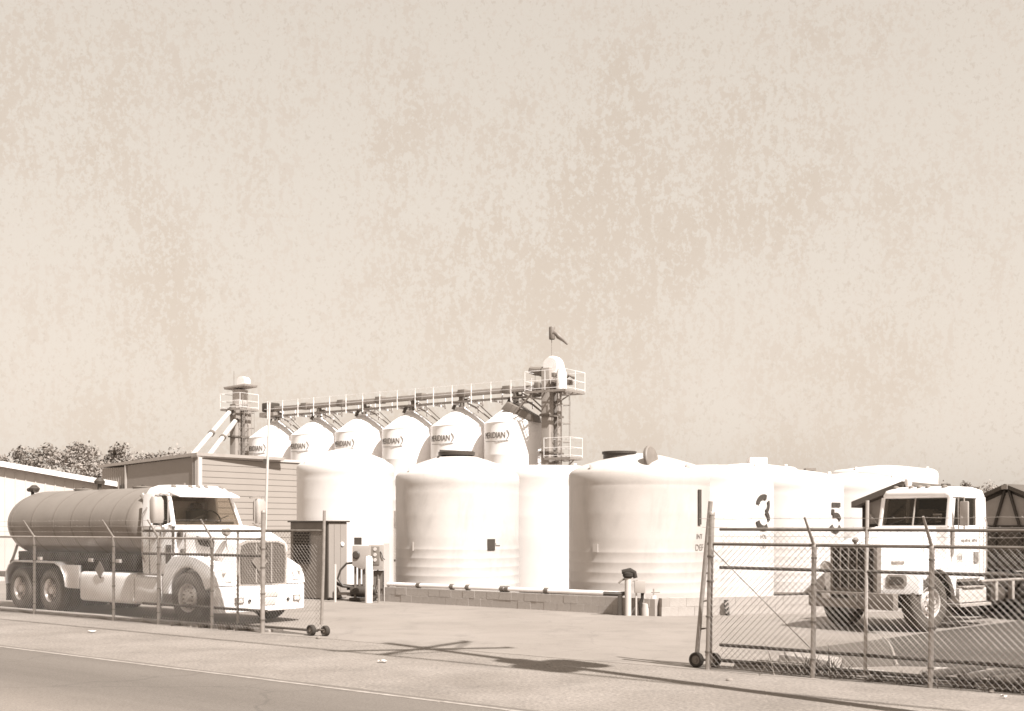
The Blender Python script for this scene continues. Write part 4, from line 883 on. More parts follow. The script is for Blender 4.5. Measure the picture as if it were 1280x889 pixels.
# stand pipe at the wall corner
Ys = 27.3
sp = thing('stand_pipe', 'white stand pipe with a dark valve head in front of the wall corner', 'pipe', (X_(785, Ys), Ys, 0))
MB().tube([(0, 0, -.05), (0, 0, .88)], .075, 14).build('riser', M_CREAM, sp)
mb = MB(); mb.lathe([(.09, .86), (.12, .90), (.12, .97), (.06, 1.0), (0, 1.0)], 14); mb.tube([(-.14, 0, 1.0), (.05, 0, 1.02), (.14, 0, .98), (.17, 0, .86)], [.05, .075, .06, .05], 10); mb.build('valve_head', M_DARK, sp)
MB().tube([(-.08, 0, .84), (-.16, -.02, .80), (-.22, -.02, .74)], .022, 8).build('lever', M_GREY, sp); MB().tube([(.1, 0, .78), (.22, -.02, .82)], .014, 6).build('lever', M_LGREY, sp)
MB().tube([(-.05, .1, .50), (-.25, .1, .49), (-.55, .15, .50)], .05, 8).build('inlet', M_DGREY, sp)
MB().box(-.22, -.12, .05, .15, 0, .48).build('support', M_DGREY, sp)
jb = thing('junction_box', 'small grey electrical box on a thin frame beside the stand pipe', 'electrical box', (X_(799, Ys), Ys - .02, 0))
MB().box(-.11, .13, -.06, .06, .52, .80).build('box_body', M_LGREY, jb, bevel=.012)
mb = MB(); mb.tube([(-.07, 0, -.05), (-.07, 0, .52)], .02, 6); mb.tube([(.11, 0, -.05), (.11, 0, .52)], .02, 6); mb.build('frame_legs', M_CREAM, jb)
MB().tube([(.08, .02, .53), (.08, .02, .38), (.02, .02, .30), (.05, .02, 0)], .045, 8).build('conduit', M_DARK, jb)
hb = thing('hose_bib', 'short white pipe with a cross shaped tap handle at the wall corner', 'tap', (X_(817, Ys), Ys - .03, 0))
MB().tube([(0, 0, -.05), (0, 0, .46)], .055, 10).build('riser', M_WHITE2, hb); MB().tube([(-.06, 0, .02), (-.07, 0, .30), (-.16, 0, .40)], .025, 6).build('drain', M_GREY, hb)
MB().tube([(0, 0, .46), (0, 0, .62)], .02, 6).build('stem', M_LGREY, hb); MB().tube([(-.06, 0, .54), (.14, 0, .54)], .018, 6).build('tap_handle', M_LGREY, hb)
b = MB().lathe([(0, .30), (.10, .28), (.12, .15), (.12, -.02)], 14).build('filter_pot', M_CREAM); b.location = (X_(808, Ys), Ys + .0, 0); tag(b, 'cream canister on the ground between the electrical box and the tap', 'canister')
cb = thing('marker_post', 'short dark striped post leaning at the foot of the sunlit block wall', 'post', (X_(909, 27.4), 27.35, 0)); cb.rotation_euler = (0, R(-6), 0)
MB().tube([(0, 0, -.05), (0, 0, .36)], .055, 10).build('post_body', M_DARK, cb)
mb = MB()
for z in (.06, .16, .26): mb.tube([(-.04, -.04, z), (.04, -.04, z + .07)], .022, 5)
mb.build('stripes', M_LGREY, cb, kind='stuff')

# ---------------------------------------------------------------- six hopper silos, conveyor, elevators
M_CONV = mat('conveyor_grey', 0.27, 0.6, var=0.1, scale=1.0)  # grey lightened in place of distance haze over conveyor and towers
SIL = [(645, 67.0), (577, 69.2), (515, 71.4), (455, 73.6), (399, 75.8), (346, 78.0)]
SP = [Vector(((px - 640) / 1500 * Y, Y, 0)) for px, Y in SIL]
def make_silo():
    t = thing('hopper_silo', '', 'silo', (0, 0, 0), 0, 'white hopper silos in a row behind the tanks')
    Rr, ze, za = 1.78, 7.8, 8.95
    p = [(.2, 1.0), (.35, 1.1), (Rr, 3.0), (Rr, ze - .03), (Rr + .02, ze), (Rr - .03, ze + .04)]
    for z in (3.6, 4.8, 6.0, 7.2): p.insert(-3, (Rr, z)); p.insert(-3, (Rr + .004, z + .02)); p.insert(-3, (Rr, z + .04))
    p += [(Rr * .6, ze + .58), (.34, za - .08), (.34, za), (0, za)]
    MB().lathe(p, 64).build('shell', M_SILO, t, smooth=30)
    for k in range(6):
        a = R(60 * k + 30); MB().tube([(Rr * 1.0 * math.cos(a), Rr * 1.0 * math.sin(a), 0), (Rr * 1.0 * math.cos(a), Rr * 1.0 * math.sin(a), 3.1)], .08, 8).build('leg', M_SILO, t)
    me = text_mesh('MERIDIAN', .48, .004, .74)
    wrap(me, Rr, -71, 6.92, .012); me.materials.append(M_LOGO); link('lettering', me, t)
    mb = MB()
    def PW(x, y): a = R(-71) + x / Rr; return ((Rr + .02) * math.sin(a), -(Rr + .02) * math.cos(a), 6.92 + y)
    w = 1.70
    mb.tube([PW(w + .08 * math.sin(k / 8 * math.pi) * 1.6, -.06 + .5 * k / 8) for k in range(9)], .022, 5); mb.tube([PW(.1 + w * k / 10, -.15 - .03 * math.sin(k / 10 * math.pi)) for k in range(11)], .013, 5)
    mb.build('logo_swoosh', M_GREY, t, kind='stuff')
    # roof ladder down the right of the cone, with two rails
    mb = MB()
    for s in (-.2, .2):
        mb.tube([(.35, -.55 + s, za + .18), (.9, -.6 + s, za - .1), (1.80, -.62 + s, ze + .30)], .035, 6); mb.tube([(.35, -.55 + s, za + .50), (.9, -.6 + s, za + .22), (1.80, -.62 + s, ze + .52)], .022, 6)
    for k in range(9):
        u = k / 8; mb.tube([(.5 + 1.3 * u, -.8, za + .10 - .9 * u), (.5 + 1.3 * u, -.42, za + .10 - .9 * u)], .02, 5)
    mb.build('roof_ladder', M_GALV, t, kind='stuff')
    # fill spout arch over the apex
    mb = MB(); mb.tube([(-.5, 0, za - .12), (-.35, 0, za + .22), (0, 0, za + .40), (.35, 0, za + .42)], .10, 8); mb.tube([(0, 0, za), (0, 0, za + .6)], .16, 10); mb.build('fill_spout', M_GALVD, t)
    MB().tube([(1.82, -.62, ze + .35), (1.82, -.62, 3.0)], .05, 8).build('downpipe', M_SILO, t)
    return t
names = ['hopper silo nearest the tall elevator tower, crossed by the shadow of its platform', 'second hopper silo from the tall elevator tower', 'third hopper silo from the tall elevator tower', 'third hopper silo from the small spouting tower', 'second hopper silo from the small spouting tower', 'hopper silo standing beside the small spouting tower']
proto = make_silo()
for i, p in enumerate(SP):
    o = proto if i == 0 else copy_tree(proto)
    o.location = p; o['label'] = 'white ' + names[i]
rowd = (SP[-1] - SP[0]); ra = math.atan2(rowd.y, rowd.x); rl = rowd.length
cv = thing('overhead_conveyor', 'long dark conveyor with white railings running over the silo tops between the two towers', 'conveyor', (SP[0].x, SP[0].y, 0), ra)
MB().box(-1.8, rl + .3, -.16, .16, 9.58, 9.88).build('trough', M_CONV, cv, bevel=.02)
for i in range(7): MB().box(i * rl / 6 + .3, i * rl / 6 + .8, -.22, .22, 9.54, 9.96).build('inspection_cover', M_GREY, cv, bevel=.02)
MB().box(-1.8, rl + .3, .22, .80, 9.18, 9.24).build('walkway', M_GREY, cv)
mb = MB()
for z in (9.65, 10.12): mb.tube([(-1.8, .82, z), (rl + .3, .82, z)], .012, 5)
mb.build('handrail', M_WHITE2, cv, kind='stuff')
for i in range(16):
    x = -1.6 + i * (rl + 1.6) / 15
    mb = MB(); mb.box(x - .02, x + .02, .79, .84, 9.0, 10.15); mb.box(x - .03, x + .03, -.25, .82, 9.05, 9.15); mb.box(x - .03, x + .03, -.32, -.25, 8.95, 9.95); mb.build('stanchion', M_WHITE2, cv)
for i in range(6):
    x = i * rl / 5
    mb = MB(); mb.box(x - .9, x - .84, -.42, -.36, 8.6, 9.0); mb.box(x - .9, x - .2, -.42, -.36, 8.95, 9.02); mb.box(x - .22, x - .16, -.42, -.36, 8.95, 9.6)
    mb.tube([(x, 0, 9.6), (x, 0, 9.3)], .15, 8); mb.build('support_bracket', M_WHITE2, cv)
mo = MB().box(rl + .1, rl + 1.0, -.42, .42, 9.55, 10.15).build('drive_guard', M_DGREY, cv, bevel=.12, seg=3)
MB().box(rl - .2, rl + 1.1, -.5, .5, 9.2, 9.5).build('drive_platform', M_GALV, cv)

def elevator(name, label, X, Y, s, ztop, zplat, big):
    t = thing(name, label, 'elevator', (X, Y, 0), R(-32))
    w = .30 * s
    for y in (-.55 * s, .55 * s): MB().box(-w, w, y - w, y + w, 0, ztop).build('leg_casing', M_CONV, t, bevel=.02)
    mb = MB()
    for z in range(2, int(ztop), 2): mb.box(-w - .05, w + .05, -1.0 * s, 1.0 * s, z, z + .10)
    mb.build('casing_flanges', M_GALVD, t, kind='stuff')
    # ladder with cage at the right
    mb = MB()
    for y in (-.2, .2): mb.tube([(w + .35, y - .2, .3), (w + .35, y - .2, zplat + .9)], .03, 6)
    z = .6
    while z < zplat + .6: mb.tube([(w + .35, -.4, z), (w + .35, 0, z)], .018, 5); z += .32
    mb.build('ladder', M_GALV, t, kind='stuff')
    mb = MB(); z = 2.6
    while z < zplat: mb.tube([(w + .35, -.6, z), (w + .75, -.65, z), (w + .95, -.2, z), (w + .75, .25, z), (w + .35, .2, z)], .02, 5); z += 1.0
    for q in ((w + .75, -.65), (w + .95, -.2), (w + .75, .25)): mb.tube([(*q, 2.6), (*q, zplat)], .016, 5)
    mb.build('ladder_cage', M_GALV, t, kind='stuff')
    def platform(z, x0, x1, y0, y1, hr=1.05):
        mb = MB(); e = .07
        for q in ((x0, x1, y0, y0 + e), (x0, x1, y1 - e, y1), (x0, x0 + e, y0 + e, y1 - e), (x1 - e, x1, y0 + e, y1 - e)): mb.box(*q, z - .12, z)
        for k in range(1, 5): u = x0 + (x1 - x0) * k / 5; mb.box(u - .03, u + .03, y0 + e, y1 - e, z - .10, z - .02)
        for k in range(1, 14): u = y0 + (y1 - y0) * k / 14; mb.box(x0 + e, x1 - e, u - .012, u + .012, z - .018, z)
        d = mb.build('platform', M_GALV, t)
        mb = MB(); P = [(x0, y0), (x1, y0), (x1, y1), (x0, y1), (x0, y0)]
        for h in (.1, hr / 2, hr): mb.tube([(*p, z + h) for p in P], .015, 5)
        for a, b in zip(P, P[1:]):
            L = math.hypot(b[0] - a[0], b[1] - a[1]); n = max(1, int(L / .9))
            for k in range(n): mb.tube([(a[0] + (b[0] - a[0]) * k / n, a[1] + (b[1] - a[1]) * k / n, z), (a[0] + (b[0] - a[0]) * k / n, a[1] + (b[1] - a[1]) * k / n, z + hr)], .018, 5)
        mb.build('railing', M_WHITE2, d, kind='stuff')
        MB().tube([(x0 + .3, (y0+y1)/2, z - 1.2), (x1 - .1, (y0+y1)/2, z - .08)], .04, 6).build('knee_brace', M_GALV, d)
    if big:
        platform(zplat, -1.0, 1.5, -1.15, 1.0); platform(5.75, .1, 1.7, -1.0, .35)
        hd = MB().lathe([(0, -.42), (.44, -.40), (.52, -.2), (.52, .2), (.44, .40), (0, .42)], 24, (.12, 0, ztop + .16), 'y').build('head', M_WHITE2, t)
        MB().box(-.35, .60, -.40, .40, ztop - .75, ztop + .02).build('head_casing', M_WHITE2, t, bevel=.03)
        MB().tube([(-.4, 0, ztop - .1), (-1.0, 0, ztop - .05), (-1.35, 0, ztop + .05)], [.28, .24, .2], 10).build('motor', M_GREY, t); MB().tube([(-.5, 0, ztop - .35), (-1.1, 0, ztop - .1)], .08, 8).build('motor_brace', M_DGREY, t)
        MB().tube([(.95, -.6, zplat), (.95, -.6, zplat + .9), (.95, -.6, zplat + 1.5)], [.3, .28, .06], 12).build('filter_hood', M_WHITE2, t)
        mb = MB()
        for q, r_ in (((.75, -.2, .35), .16), ((.95, .35, .5), .13), ((-.45, -.75, .3), .14), ((.6, -.8, .8), .1)): mb.box(q[0] - r_, q[0] + r_, q[1] - r_, q[1] + r_, zplat + q[2] - r_, zplat + q[2] + r_ * 1.3)
        mb.build('drive_units', M_GREY, t, bevel=.02, kind='stuff')
        MB().tube([(-.9, .2, zplat + 1.0), (-.4, .1, zplat + 1.35), (.2, 0, zplat + 1.4)], .05, 6).build('cable_conduit', M_GALVD, t)
        MB().tube([(.5, .2, zplat + .5), (.9, .3, zplat + .9), (1.3, .2, zplat + .7)], .08, 8).build('discharge_pipe', M_GREY, t)
        mb = MB()
        MB().prism([(-3.0, 8.55), (-2.6, 8.95), (-1.0, 8.15), (-.9, 7.75)], -.42, .42).build('discharge_chute', M_GREY, t, bevel=.02)
        MB().tube([(-2.6, -.45, 7.8), (-1.0, -.5, zplat - .1)], .05, 6).build('chute_brace', M_GALV, t)
        MB().tube([(0, 0, ztop + .6), (0, 0, ztop + 2.0)], .02, 6).build('mast', M_GALV, t)
    else:
        platform(zplat, -.95, .85, -.9, .8, 1.0)
        MB().prism([(-1.0, zplat + 1.50), (1.0, zplat + 1.62), (.95, zplat + 1.46), (-.9, zplat + 1.32)], -.6, .6).build('head_shroud', M_LGREY, t, bevel=.03)
        MB().lathe([(0, -.3), (.35, -.28), (.38, .28), (0, .3)], 16, (.3, 0, zplat + 1.8), 'y').build('head', M_WHITE2, t)
        MB().box(-.35, .3, -.4, .4, zplat + .1, zplat + 1.3).build('head_casing', M_CREAM, t, bevel=.03)
        MB().tube([(-.6, 0, zplat + 1.5), (-.6, 0, zplat + 2.6)], .02, 6).build('mast', M_GALV, t)
    return t
ev = elevator('bucket_elevator', 'tall bucket elevator tower with a round white head under the windsock', 2.15, 65.0, .82, 10.6, 9.35, True)
el2 = elevator('bucket_elevator', 'smaller bucket elevator tower with two spouting pipes slanting from it', -18.1, 80.0, .85, 10.2, 9.9, False)
for i, (a, b) in enumerate((((-18.6, 80.0, 10.0), pt(236, 575, 72)), ((-18.3, 80.2, 9.4), pt(258, 574, 72)))):
    b = Vector(b); a = Vector(a); s_ = thing('grain_spout', ['upper of the two slanting pipes running from the small tower behind the warehouse', 'lower of the two slanting pipes running from the small tower behind the warehouse'][i], 'pipe', a)
    MB().tube([(0, 0, 0), tuple(b - a)], .16, 10).build('spout_tube', M_CREAM, s_)
    MB().tube([tuple((b - a) * .02), tuple((b - a) * .10)], .22, 10).build('spout_collar', M_DGREY, s_)
    MB().tube([tuple((b - a) * .5), tuple((b - a) * .53)], .21, 10).build('spout_clamp', M_GALVD, s_)
# windsock on the mast of the tall tower
ws = thing('windsock', 'dark windsock hanging from the mast above the tall tower', 'windsock', (2.15, 65.0, 12.6))
MB().tube([(0, 0, -.1), (0, 0, .25)], .03, 6).build('sock_mast', M_GALV, ws)
MB().lathe([(.15, -.34), (.17, -.30), (.17, .28), (.15, .34)], 12, (.02, 0, -.05)).build('sock_ring', M_GREY, ws)
MB().tube([(.08, 0, .0), (.28, 0, -.1), (.36, 0, -.22), (.62, 0, -.42), (.86, 0, -.66)], [.22, .12, .15, .10, .05], 12).build('sock', M_GREY, ws)
# light pole in the yard behind the left truck
lp = thing('light_pole', 'tall thin pale pole rising behind the hood of the tanker truck', 'pole', (-6.15, 29.6, 0)); lp.rotation_euler = (0, R(1.9), 0)
MB().tube([(0, 0, 0), (0, 0, 5.1)], [.04, .03], 10).build('pole_shaft', M_CREAM, lp); MB().box(-.09, -.02, -.07, -.02, 3.58, 3.70).build('switch_box', M_DGREY, lp)

# ---------------------------------------------------------------- buildings
WB = thing('warehouse', 'metal clad warehouse behind the tanker cab, one side dark and one pale lapped siding', 'building', (-11.76, 45.0, 0))
dR = Vector((.60, .80, 0)).normalized(); dL = Vector((-.763, .647, 0)).normalized()
aR = math.atan2(dR.y, dR.x); LR = 6.3
rs = Matrix.Rotation(aR, 4, 'Z')
H0, H1 = 4.72, 4.66
nb = 20; bh = 4.62 / nb; first = None
for i in range(nb):
    if first is None:
        first = o = MB(rs).prism([(0, 0), (0, bh - .004), (.02, bh - .004), (.045, .0)], 0.12, LR, 'x') if False else None
        mb = MB(rs); mb.add([(.12, -.042, 0), (LR, -.042, 0), (LR, -.028, bh - .006), (.12, -.028, bh - .006), (.12, 0, 0), (LR, 0, 0), (LR, 0, bh - .006), (.12, 0, bh - .006)], [(0,1,2,3),(7,6,5,4),(0,4,5,1),(1,5,6,2),(2,6,7,3),(3,7,4,0)])
        first = o = mb.build('siding_board', M_SIDING, WB, smooth=0)
    else: o = first.copy(); C.objects.link(o)
    o.location = (0, 0, i * bh)
MB(rs).box(.0, LR, .003, .15, 0, 4.64).build('wall_right', M_SIDING, WB, smooth=0)
MB(rs).box(-.06, .115, -.075, .0, 0, 4.66).build('corner_trim', M_CREAM, WB)
MB(rs).box(-.1, LR + .15, -.075, .3, 4.645, 4.76).build('fascia', M_CREAM, WB, bevel=.01)
MB(rs).box(LR, LR + .1, -.06, .2, 0, 4.64).build('corner_trim', M_LGREY, WB)
aL = math.atan2(dL.y, dL.x); rsl = Matrix.Rotation(aL, 4, 'Z')
mb = MB(rsl); mb.prism([(.25, 0), (4.75, 0), (4.75, 4.50), (.25, 4.66)], -.05, .06); mb.build('wall_left', M_DSIDE, WB, smooth=0)
mb = MB(rsl)
for i in range(6): mb.box(.0 + i * .04, .03 + i * .04, .03 + (i % 2) * .03, .08 + (i % 2) * .03, 0, 4.66)
mb.build('corner_corrugation', M_SIDING, WB, kind='stuff')
# lighter corrugated bay at the far left, real ribs
mb = MB(rsl); x = 4.77; prof = []
k = 0
while x < 6.6: prof.append((x, .05 + (.03 if k % 2 else 0))); x += .05; prof.append((x, .05 + (.03 if k % 2 else 0))); x += .03; k += 1
poly = prof + [(prof[-1][0], -.05), (prof[0][0], -.05)]
mb.prism(poly, 0, 4.44, 'z'); mb.build('corrugated_bay', M_SIDING, WB, smooth=0)
MB(rsl).box(4.73, 4.80, .05, .14, 0, 4.5).build('bay_trim', M_LGREY, WB)
mb = MB(rsl); v = [(-.1, .14, 4.70), (6.75, .14, 4.47), (6.75, .14, 4.58), (-.1, .14, 4.82), (-.1, -4.0, 4.70), (6.75, -4.0, 4.47), (6.75, -4.0, 4.58), (-.1, -4.0, 4.82)]
mb.add(v, [(0,1,2,3),(7,6,5,4),(0,4,5,1),(1,5,6,2),(2,6,7,3),(3,7,4,0)]); mb.build('roof', M_ROOF, WB, smooth=0)
mb = MB(rsl); mb.box(6.5, 6.6, -4.0, .04, 0, 4.42); mb.build('end_wall', M_SIDING, WB)
MB(rsl).box(5.4, 6.2, .085, .14, 0, 2.1).build('side_door', M_LGREY, WB)
MB(rsl).box(4.86, 5.02, .09, .20, 3.45, 3.72).build('wall_lamp', M_DGREY, WB)
for px, py in ((266, 567), (286, 567)):
    p_ = pt(px, py, 49); MB().tube([(p_.x + 11.76, p_.y - 45, 4.6), (p_.x + 11.76, p_.y - 45, 5.0)], .09, 8).build('roof_vent', M_GREY, WB)
LB = thing('white_building', 'low white building with a sloping roof edge behind the tail of the tanker truck', 'building', (-19.2, 45.0, 0))
db = Vector((.647, .763, 0)).normalized(); rb = Matrix.Rotation(math.atan2(db.y, db.x), 4, 'Z')
zt = lambda x: 4.28 - .13 * (x - 0)
MB(rb).prism([(-8, 0), (8.0, 0), (8.0, zt(8.0)), (-2, zt(-2)), (-8, zt(-2) - .78)], 0, .15).build('gable_wall', M_CREAM, LB, smooth=0)
mb = MB(rb)
for i in range(40): 
    x = -7.8 + i * .4; mb.box(x - .02, x + .02, -.025, .0, 0, zt(x) - .12 if x > -2 else zt(-2) - .95)
mb.build('wall_ribs', M_CREAM, LB, smooth=0, kind='stuff')
mb = MB(rb); v = [(-2, -.25, zt(-2)), (8.3, -.25, zt(8.3)), (8.3, 9, zt(8.3)), (-2, 9, zt(-2)), (-2, -.25, zt(-2) + .16), (8.3, -.25, zt(8.3) + .16), (8.3, 9, zt(8.3) + .16), (-2, 9, zt(-2) + .16)]
mb.add(v, [(3,2,1,0),(4,5,6,7),(0,1,5,4),(1,2,6,5),(2,3,7,6),(3,0,4,7)]); mb.build('roof', M_ROOF, LB, smooth=0)
mb = MB(rb); v = [(-2.003, -.28, zt(-2) + .0), (8.35, -.28, zt(8.35) + .0), (8.35, -.25, zt(8.35)), (-2.003, -.25, zt(-2)), (-2.003, -.28, zt(-2) + .20), (8.35, -.28, zt(8.35) + .20), (8.35, -.25, zt(8.35) + .20), (-2.003, -.25, zt(-2) + .20)]
mb.add(v, [(3,2,1,0),(4,5,6,7),(0,1,5,4),(1,2,6,5),(2,3,7,6),(3,0,4,7)]); mb.build('barge_board', M_WHITE2, LB, smooth=0)

# ---------------------------------------------------------------- trees
def crown_mesh(seed, h, w, nleaf, ls, m):
    r_ = random.Random(seed); mb = MB(); cl = []
    for k in range(36):
        a = r_.uniform(0, 6.28); u = r_.random(); z = h * (.30 + .66 * r_.random()); rad = w * (1 - abs((z / h - .55)) * 1.25) * math.sqrt(u)
        cl.append((rad * math.cos(a), rad * math.sin(a), z, r_.uniform(.28, .62) * w * .42))
    for i in range(nleaf):
        c = r_.choice(cl); d = Vector((r_.gauss(0, 1), r_.gauss(0, 1), r_.gauss(0, .8))); d = d.normalized() * (c[3] * r_.random() ** .45)
        p = Vector((c[0], c[1], c[2])) + d; s = ls * r_.uniform(.5, 1.3)
        n = (d + Vector((r_.gauss(0, .6), r_.gauss(0, .6), r_.gauss(0, .6) + .3))); u = n.orthogonal().normalized(); u.rotate(Matrix.Rotation(r_.uniform(0, 6.28), 3, n.normalized())); v = n.normalized().cross(u)
        mb.add([tuple(p - u * s), tuple(p + v * s * .55), tuple(p + u * s), tuple(p - v * s * .55)], [(0, 1, 2, 3)])
    me_o = mb.build('crown', m, smooth=0); me = me_o.data; bpy.data.objects.remove(me_o)
    tm = MB(); tm.tube([(0, 0, -.2), (.1, 0, h * .3), (0, .1, h * .62)], [.22, .16, .07], 8)
    for c in cl[:14]: tm.tube([(.08, .02, h * r_.uniform(.22, .45)), (c[0] * .5, c[1] * .5, c[2] * .8), (c[0], c[1], c[2])], [.08, .045, .015], 5)
    to = tm.build('trunk', M_BARK); tme = to.data; bpy.data.objects.remove(to)
    return me, tme
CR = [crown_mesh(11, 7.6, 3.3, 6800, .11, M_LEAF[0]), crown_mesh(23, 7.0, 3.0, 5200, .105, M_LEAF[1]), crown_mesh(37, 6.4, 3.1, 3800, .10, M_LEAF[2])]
def tree(px, py_top, Y, kind, label):
    me, tme = CR[kind]; hh = [7.6, 7.0, 6.4][kind]; s = ((660 - py_top) / 1500 * Y + 2) / (hh * 1.0)
    t = thing('tree', label, 'tree', ((px - 640) / 1500 * Y, Y, 0), random.uniform(0, 6), 'trees behind the buildings'); t.scale = (s, s, s)
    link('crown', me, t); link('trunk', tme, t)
TR_L = [(-18, 572, 74, 1, 'bushy tree above the upper end of the sloping white roof'), (14, 566, 80, 2, 'pale feathery tree over the upper part of the white roof'), (44, 561, 76, 0, 'dark dense tree over the middle of the white roof'), (78, 554, 78, 0, 'dark tree with the top standing highest above the white roof'), (104, 556, 72, 2, 'pale airy tree above the lower end of the white roof'), (132, 553, 76, 1, 'mid grey leafy tree over the light corrugated warehouse bay'), (158, 562, 82, 2, 'thin pale tree peeping over the dark warehouse wall'), (194, 563, 84, 1, 'leafy treetop over the middle of the dark warehouse wall'), (222, 562, 90, 2, 'sparse treetop over the warehouse beside the spouting pipes')]
for a in TR_L: tree(*a)
for a in [(1176, 604, 92, 2, 'small far treetop beside the far wide white tank'), (1198, 602, 88, 1, 'small far treetop over the cab roof of the square hooded truck'), (1222, 604, 95, 2, 'small far treetop close to the gabled hopper body')]: tree(*a)

# ---------------------------------------------------------------- utility pole and cable by the road: they stand outside the frame and cast the long shadow
up = thing('utility_pole', 'tall timber utility pole whose crossarm shadow falls across the entrance', 'pole', (5.66, 11.44, 0))
MB().tube([(0, 0, -.2), (0, 0, 15.6)], [.145, .09], 14).build('pole_shaft', M_BARK, up)
for (ax, ay), (bx_, by_) in (((5.04, 10.39), (6.35, 12.6)), ((4.14, 11.09), (7.02, 11.6))):
    z = 14.2 if ax > 5 else 14.0
    MB().tube([(ax - 5.66, ay - 11.44, z), (bx_ - 5.66, by_ - 11.44, z)], .085, 6).build('crossarm', M_WOOD, up)
    for q in ((ax - 5.66, ay - 11.44), (bx_ - 5.66, by_ - 11.44)): MB().lathe([(.03, 0), (.06, .05), (.05, .10), (.06, .14), (0, .18)], 10, (*q, z + .05)).build('insulator', M_GREY, up)
for a in (20, 140, 260): MB().lathe([(0, 0), (.26, .02), (.28, .1), (.28, .95), (.22, 1.0), (0, 1.02)], 16, (.42 * math.cos(R(a)), .42 * math.sin(R(a)), 9.7)).build('transformer', M_GREY, up)
MB().tube([(-.1, -.1, 13.4), (-.62, -1.05, 14.15)], .03, 6).build('arm_brace', M_GALV, up); MB().tube([(.1, .1, 13.4), (.69, 1.16, 14.15)], .03, 6).build('arm_brace', M_GALV, up)
mb = MB(); d = Vector((-.773, .634, 0)); a = Vector((5.04, 10.39, 14.35))
mb.tube([tuple(a + d * (i * 2.0) - Vector((0, 0, .8 * (1 - ((i * 2.0 - 25) / 25) ** 2)))) for i in range(26)], .05, 6); mb.tube([tuple(a - d * (i * 2.0) - Vector((0, 0, .8 * (1 - ((i * 2.0 - 25) / 25) ** 2)))) for i in range(10)], .05, 6)
tag(mb.build('overhead_cable', M_BLACK), 'overhead cable whose thin shadow runs along the verge', 'cable')

# ---------------------------------------------------------------- things lying along the right fence, weeds, litter, stones
def lie(name, label, cat, a, b, r, m, n=8, sq=False, grp=None):
    a = Vector(a); b = Vector(b); mb = MB()
    if sq:
        L = (b - a).length; mb.M = Matrix.Translation(a) @ (b - a).to_track_quat('X', 'Z').to_matrix().to_4x4(); mb.box(0, L, -r * 1.6, r * 1.6, -r, r)
        o = mb.build(name, m, bevel=.006)
    else: mb.tube([a, (a + b) / 2 + Vector((0, 0, -.004)), b], r, n); o = mb.build(name, m)
    return tag(o, label, cat, grp)
def fp(t, off, z=0.0): return (0.787 * t + 0.617 * off, 19.11 - 0.617 * t + 0.787 * off, z)
lie('steel_pipe', 'long pale pipe lying just inside the fence under the dark bars', 'pipe', fp(T(1075), .36, .05), fp(T(1420), .46, .07), .05, M_PALE)
lie('steel_pipe', 'pale pipe lying along the lower edge of the dark asphalt', 'pipe', fp(T(1115), 1.45, .06), fp(T(1460), 1.3, .07), .04, M_PALE)
lie('steel_pipe', 'short pale pipe lying between two fence posts below the dark grille', 'pipe', fp(T(1022), .66, .05), fp(T(1082), .62, .06), .04, M_PALE)
lie('timber', 'front grey timber lying behind the small gate wheels and leaning end post', 'timber', fp(T(898), .55, .05), fp(T(985), .52, .05), .05, M_WOOD, sq=True)
lie('timber', 'second grey timber lying just behind the front one', 'timber', fp(T(915), .85, .05), fp(T(992), .78, .06), .05, M_WOOD, sq=True)
for i, (u, off, L, ang) in enumerate(((1175, .75, 1.0, 18), (1215, .82, 1.1, 20), (1250, .85, 1.2, 16), (1285, .8, 1.1, 22), (1130, .72, .8, 14))):
    a = Vector(fp(T(u), off, .06)); dd = Vector((math.cos(FA + R(ang + 25)), math.sin(FA + R(ang + 25)), 0)) * L
    lie('rack_bar', ['dark steel bar lying aslant beside the post in front of the wheel', 'dark steel bar second from that post', 'dark steel bar third from that post', 'fourth dark steel bar counted from the post in front of the wheel', 'short dark steel bar below the curved pale asphalt edge'][i], 'bar', a, a + dd + Vector((0, 0, .12)), .04, M_RUST, sq=True, grp='dark bars lying inside the right fence')
sl = MB().box(0, .75, -.25, .25, -.02, .20).build('concrete_slab', M_KERB, bevel=.03); sl.location = fp(T(940), 1.05); sl.rotation_euler = (0, R(3), FA); tag(sl, 'pale concrete slab on the ground between the timbers and the weeds', 'slab')
def weed(px, off, s, seed, label, m):
    r_ = random.Random(seed); t = thing('weed', label, 'weed', fp(T(px), off), 0, 'dry weeds along the fence foot'); mb = MB()
    for i in range(46):
        a = r_.uniform(0, 6.28); L = s * r_.uniform(.4, 1.0); b = Vector((r_.gauss(0, .22 * s * 2), r_.gauss(0, .10 * s), 0)); tip = b + Vector((math.cos(a) * L * .6, math.sin(a) * L * .6, L * r_.uniform(.5, 1))); mid = (b + tip) / 2 + Vector((0, 0, .12 * L))
        wv = Vector((-math.sin(a), math.cos(a), 0)) * .008
        mb.add([tuple(b - wv), tuple(b + wv), tuple(mid + wv), tuple(mid - wv), tuple(tip)], [(0, 1, 2, 3), (3, 2, 4)])
    mb.build('blades', m, t, smooth=0, kind='stuff')
weed(284, .0, .22, 1, 'low dark weed under the left fence below the front bumper', M_LEAF[0]); weed(255, .0, .16, 2, 'small weed at the fence foot under the tanker headlight', M_LEAF[0]); weed(300, .05, .2, 3, 'spreading weed next to the thick post by the tanker grille', M_LEAF[1])
weed(995, .25, .50, 4, 'tall dark weed beside the concrete slab', M_LEAF[0]); weed(1010, .35, .36, 5, 'weed behind the fence post beside the concrete slab', M_LEAF[0]); weed(1045, .2, .2, 6, 'low weed under the dark grille by the gate upright', M_LEAF[1])
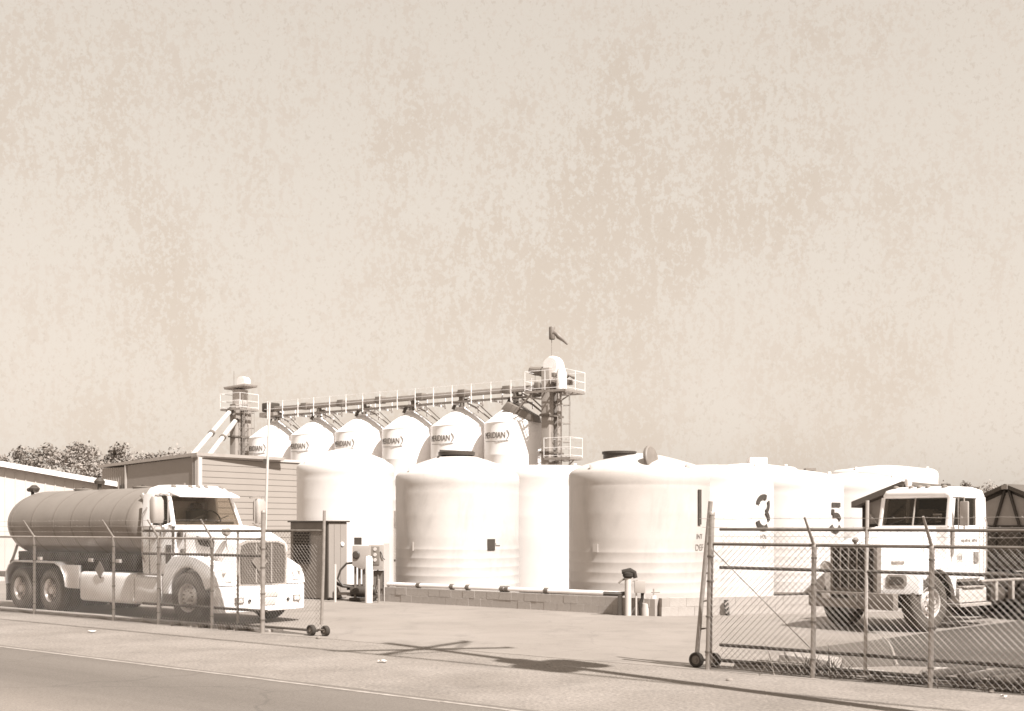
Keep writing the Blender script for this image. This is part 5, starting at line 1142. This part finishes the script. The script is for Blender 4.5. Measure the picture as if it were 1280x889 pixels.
weed(1130, .2, .26, 7, 'dark weed below the curved pale asphalt edge', M_LEAF[0]); weed(1200, .25, .32, 8, 'spiky weed in front of the dark steel bars', M_LEAF[0]); weed(1245, .2, .24, 9, 'low weed below the dark hopper body', M_LEAF[1]); weed(222, 0, .14, 10, 'tiny weed under the fence below the front wheel', M_LEAF[1])
weed(1090, .15, .18, 12, 'small weed on the short pale pipe', M_LEAF[1]); weed(1280, .3, .4, 13, 'tall weed at the far end of the long pale pipe', M_LEAF[0])
for i, (px, py, s, lb) in enumerate(((115, 791, .15, 'white scrap of paper on the verge below the tanker'), (478, 828.5, .13, 'white scrap of paper near the pole shadow'), (1255, 873, .07, 'small white scrap beside the broken stone on the verge'))):
    x, y = gp(px, py); r_ = random.Random(i); mb = MB(); g = 4
    vs_ = [((a / g - .5) * s, (b / g - .5) * s * .7, .012 + r_.uniform(0, .03)) for b in range(g + 1) for a in range(g + 1)]
    mb.add(vs_, [(b*(g+1)+a, b*(g+1)+a+1, (b+1)*(g+1)+a+1, (b+1)*(g+1)+a) for b in range(g) for a in range(g)])
    o = mb.build('paper_scrap', M_PAPER, smooth=0); o.location = (x, y, .004); tag(o, lb, 'litter')
r_ = random.Random(21); mb = MB()
for i in range(900):
    t_ = r_.uniform(-16, 9); off = -abs(r_.gauss(0, 1.5)) - .05 if r_.random() < .8 else r_.uniform(-3.4, .3)
    if off < -4.2: continue
    x, y, _ = fp(t_, off); s = r_.uniform(.006, .017)
    mb.add([(x - s, y - s * .6, 0), (x + s * .8, y - s, 0), (x + s, y + s * .7, 0), (x - s * .5, y + s, 0), (x + r_.uniform(-.4, .4) * s, y, s * r_.uniform(.6, 1.2))], [(0, 1, 4), (1, 2, 4), (2, 3, 4), (3, 0, 4)])
mb.build('gravel', M_STONE, kind='stuff', smooth=0)
for i, (px, py, s, lb) in enumerate(((912, 851, .045, 'small stone on the verge below the leaning gate end post'), (1240, 866, .05, 'broken stone on the verge beside the small white scrap'), (398, 798.5, .06, 'small stone beside the gate wheels near the tanker'))):
    x, y = gp(px, py); o = MB().lathe([(0, -.3 * s), (s, -.1 * s), (s * 1.05, .3 * s), (s * .6, .75 * s), (0, .8 * s)], 7, sx=1.2, sy=.8).build('stone', M_STONE, bevel=.01); o.location = (x, y, 0); o.rotation_euler = (.1, .15, i); tag(o, lb, 'stone')
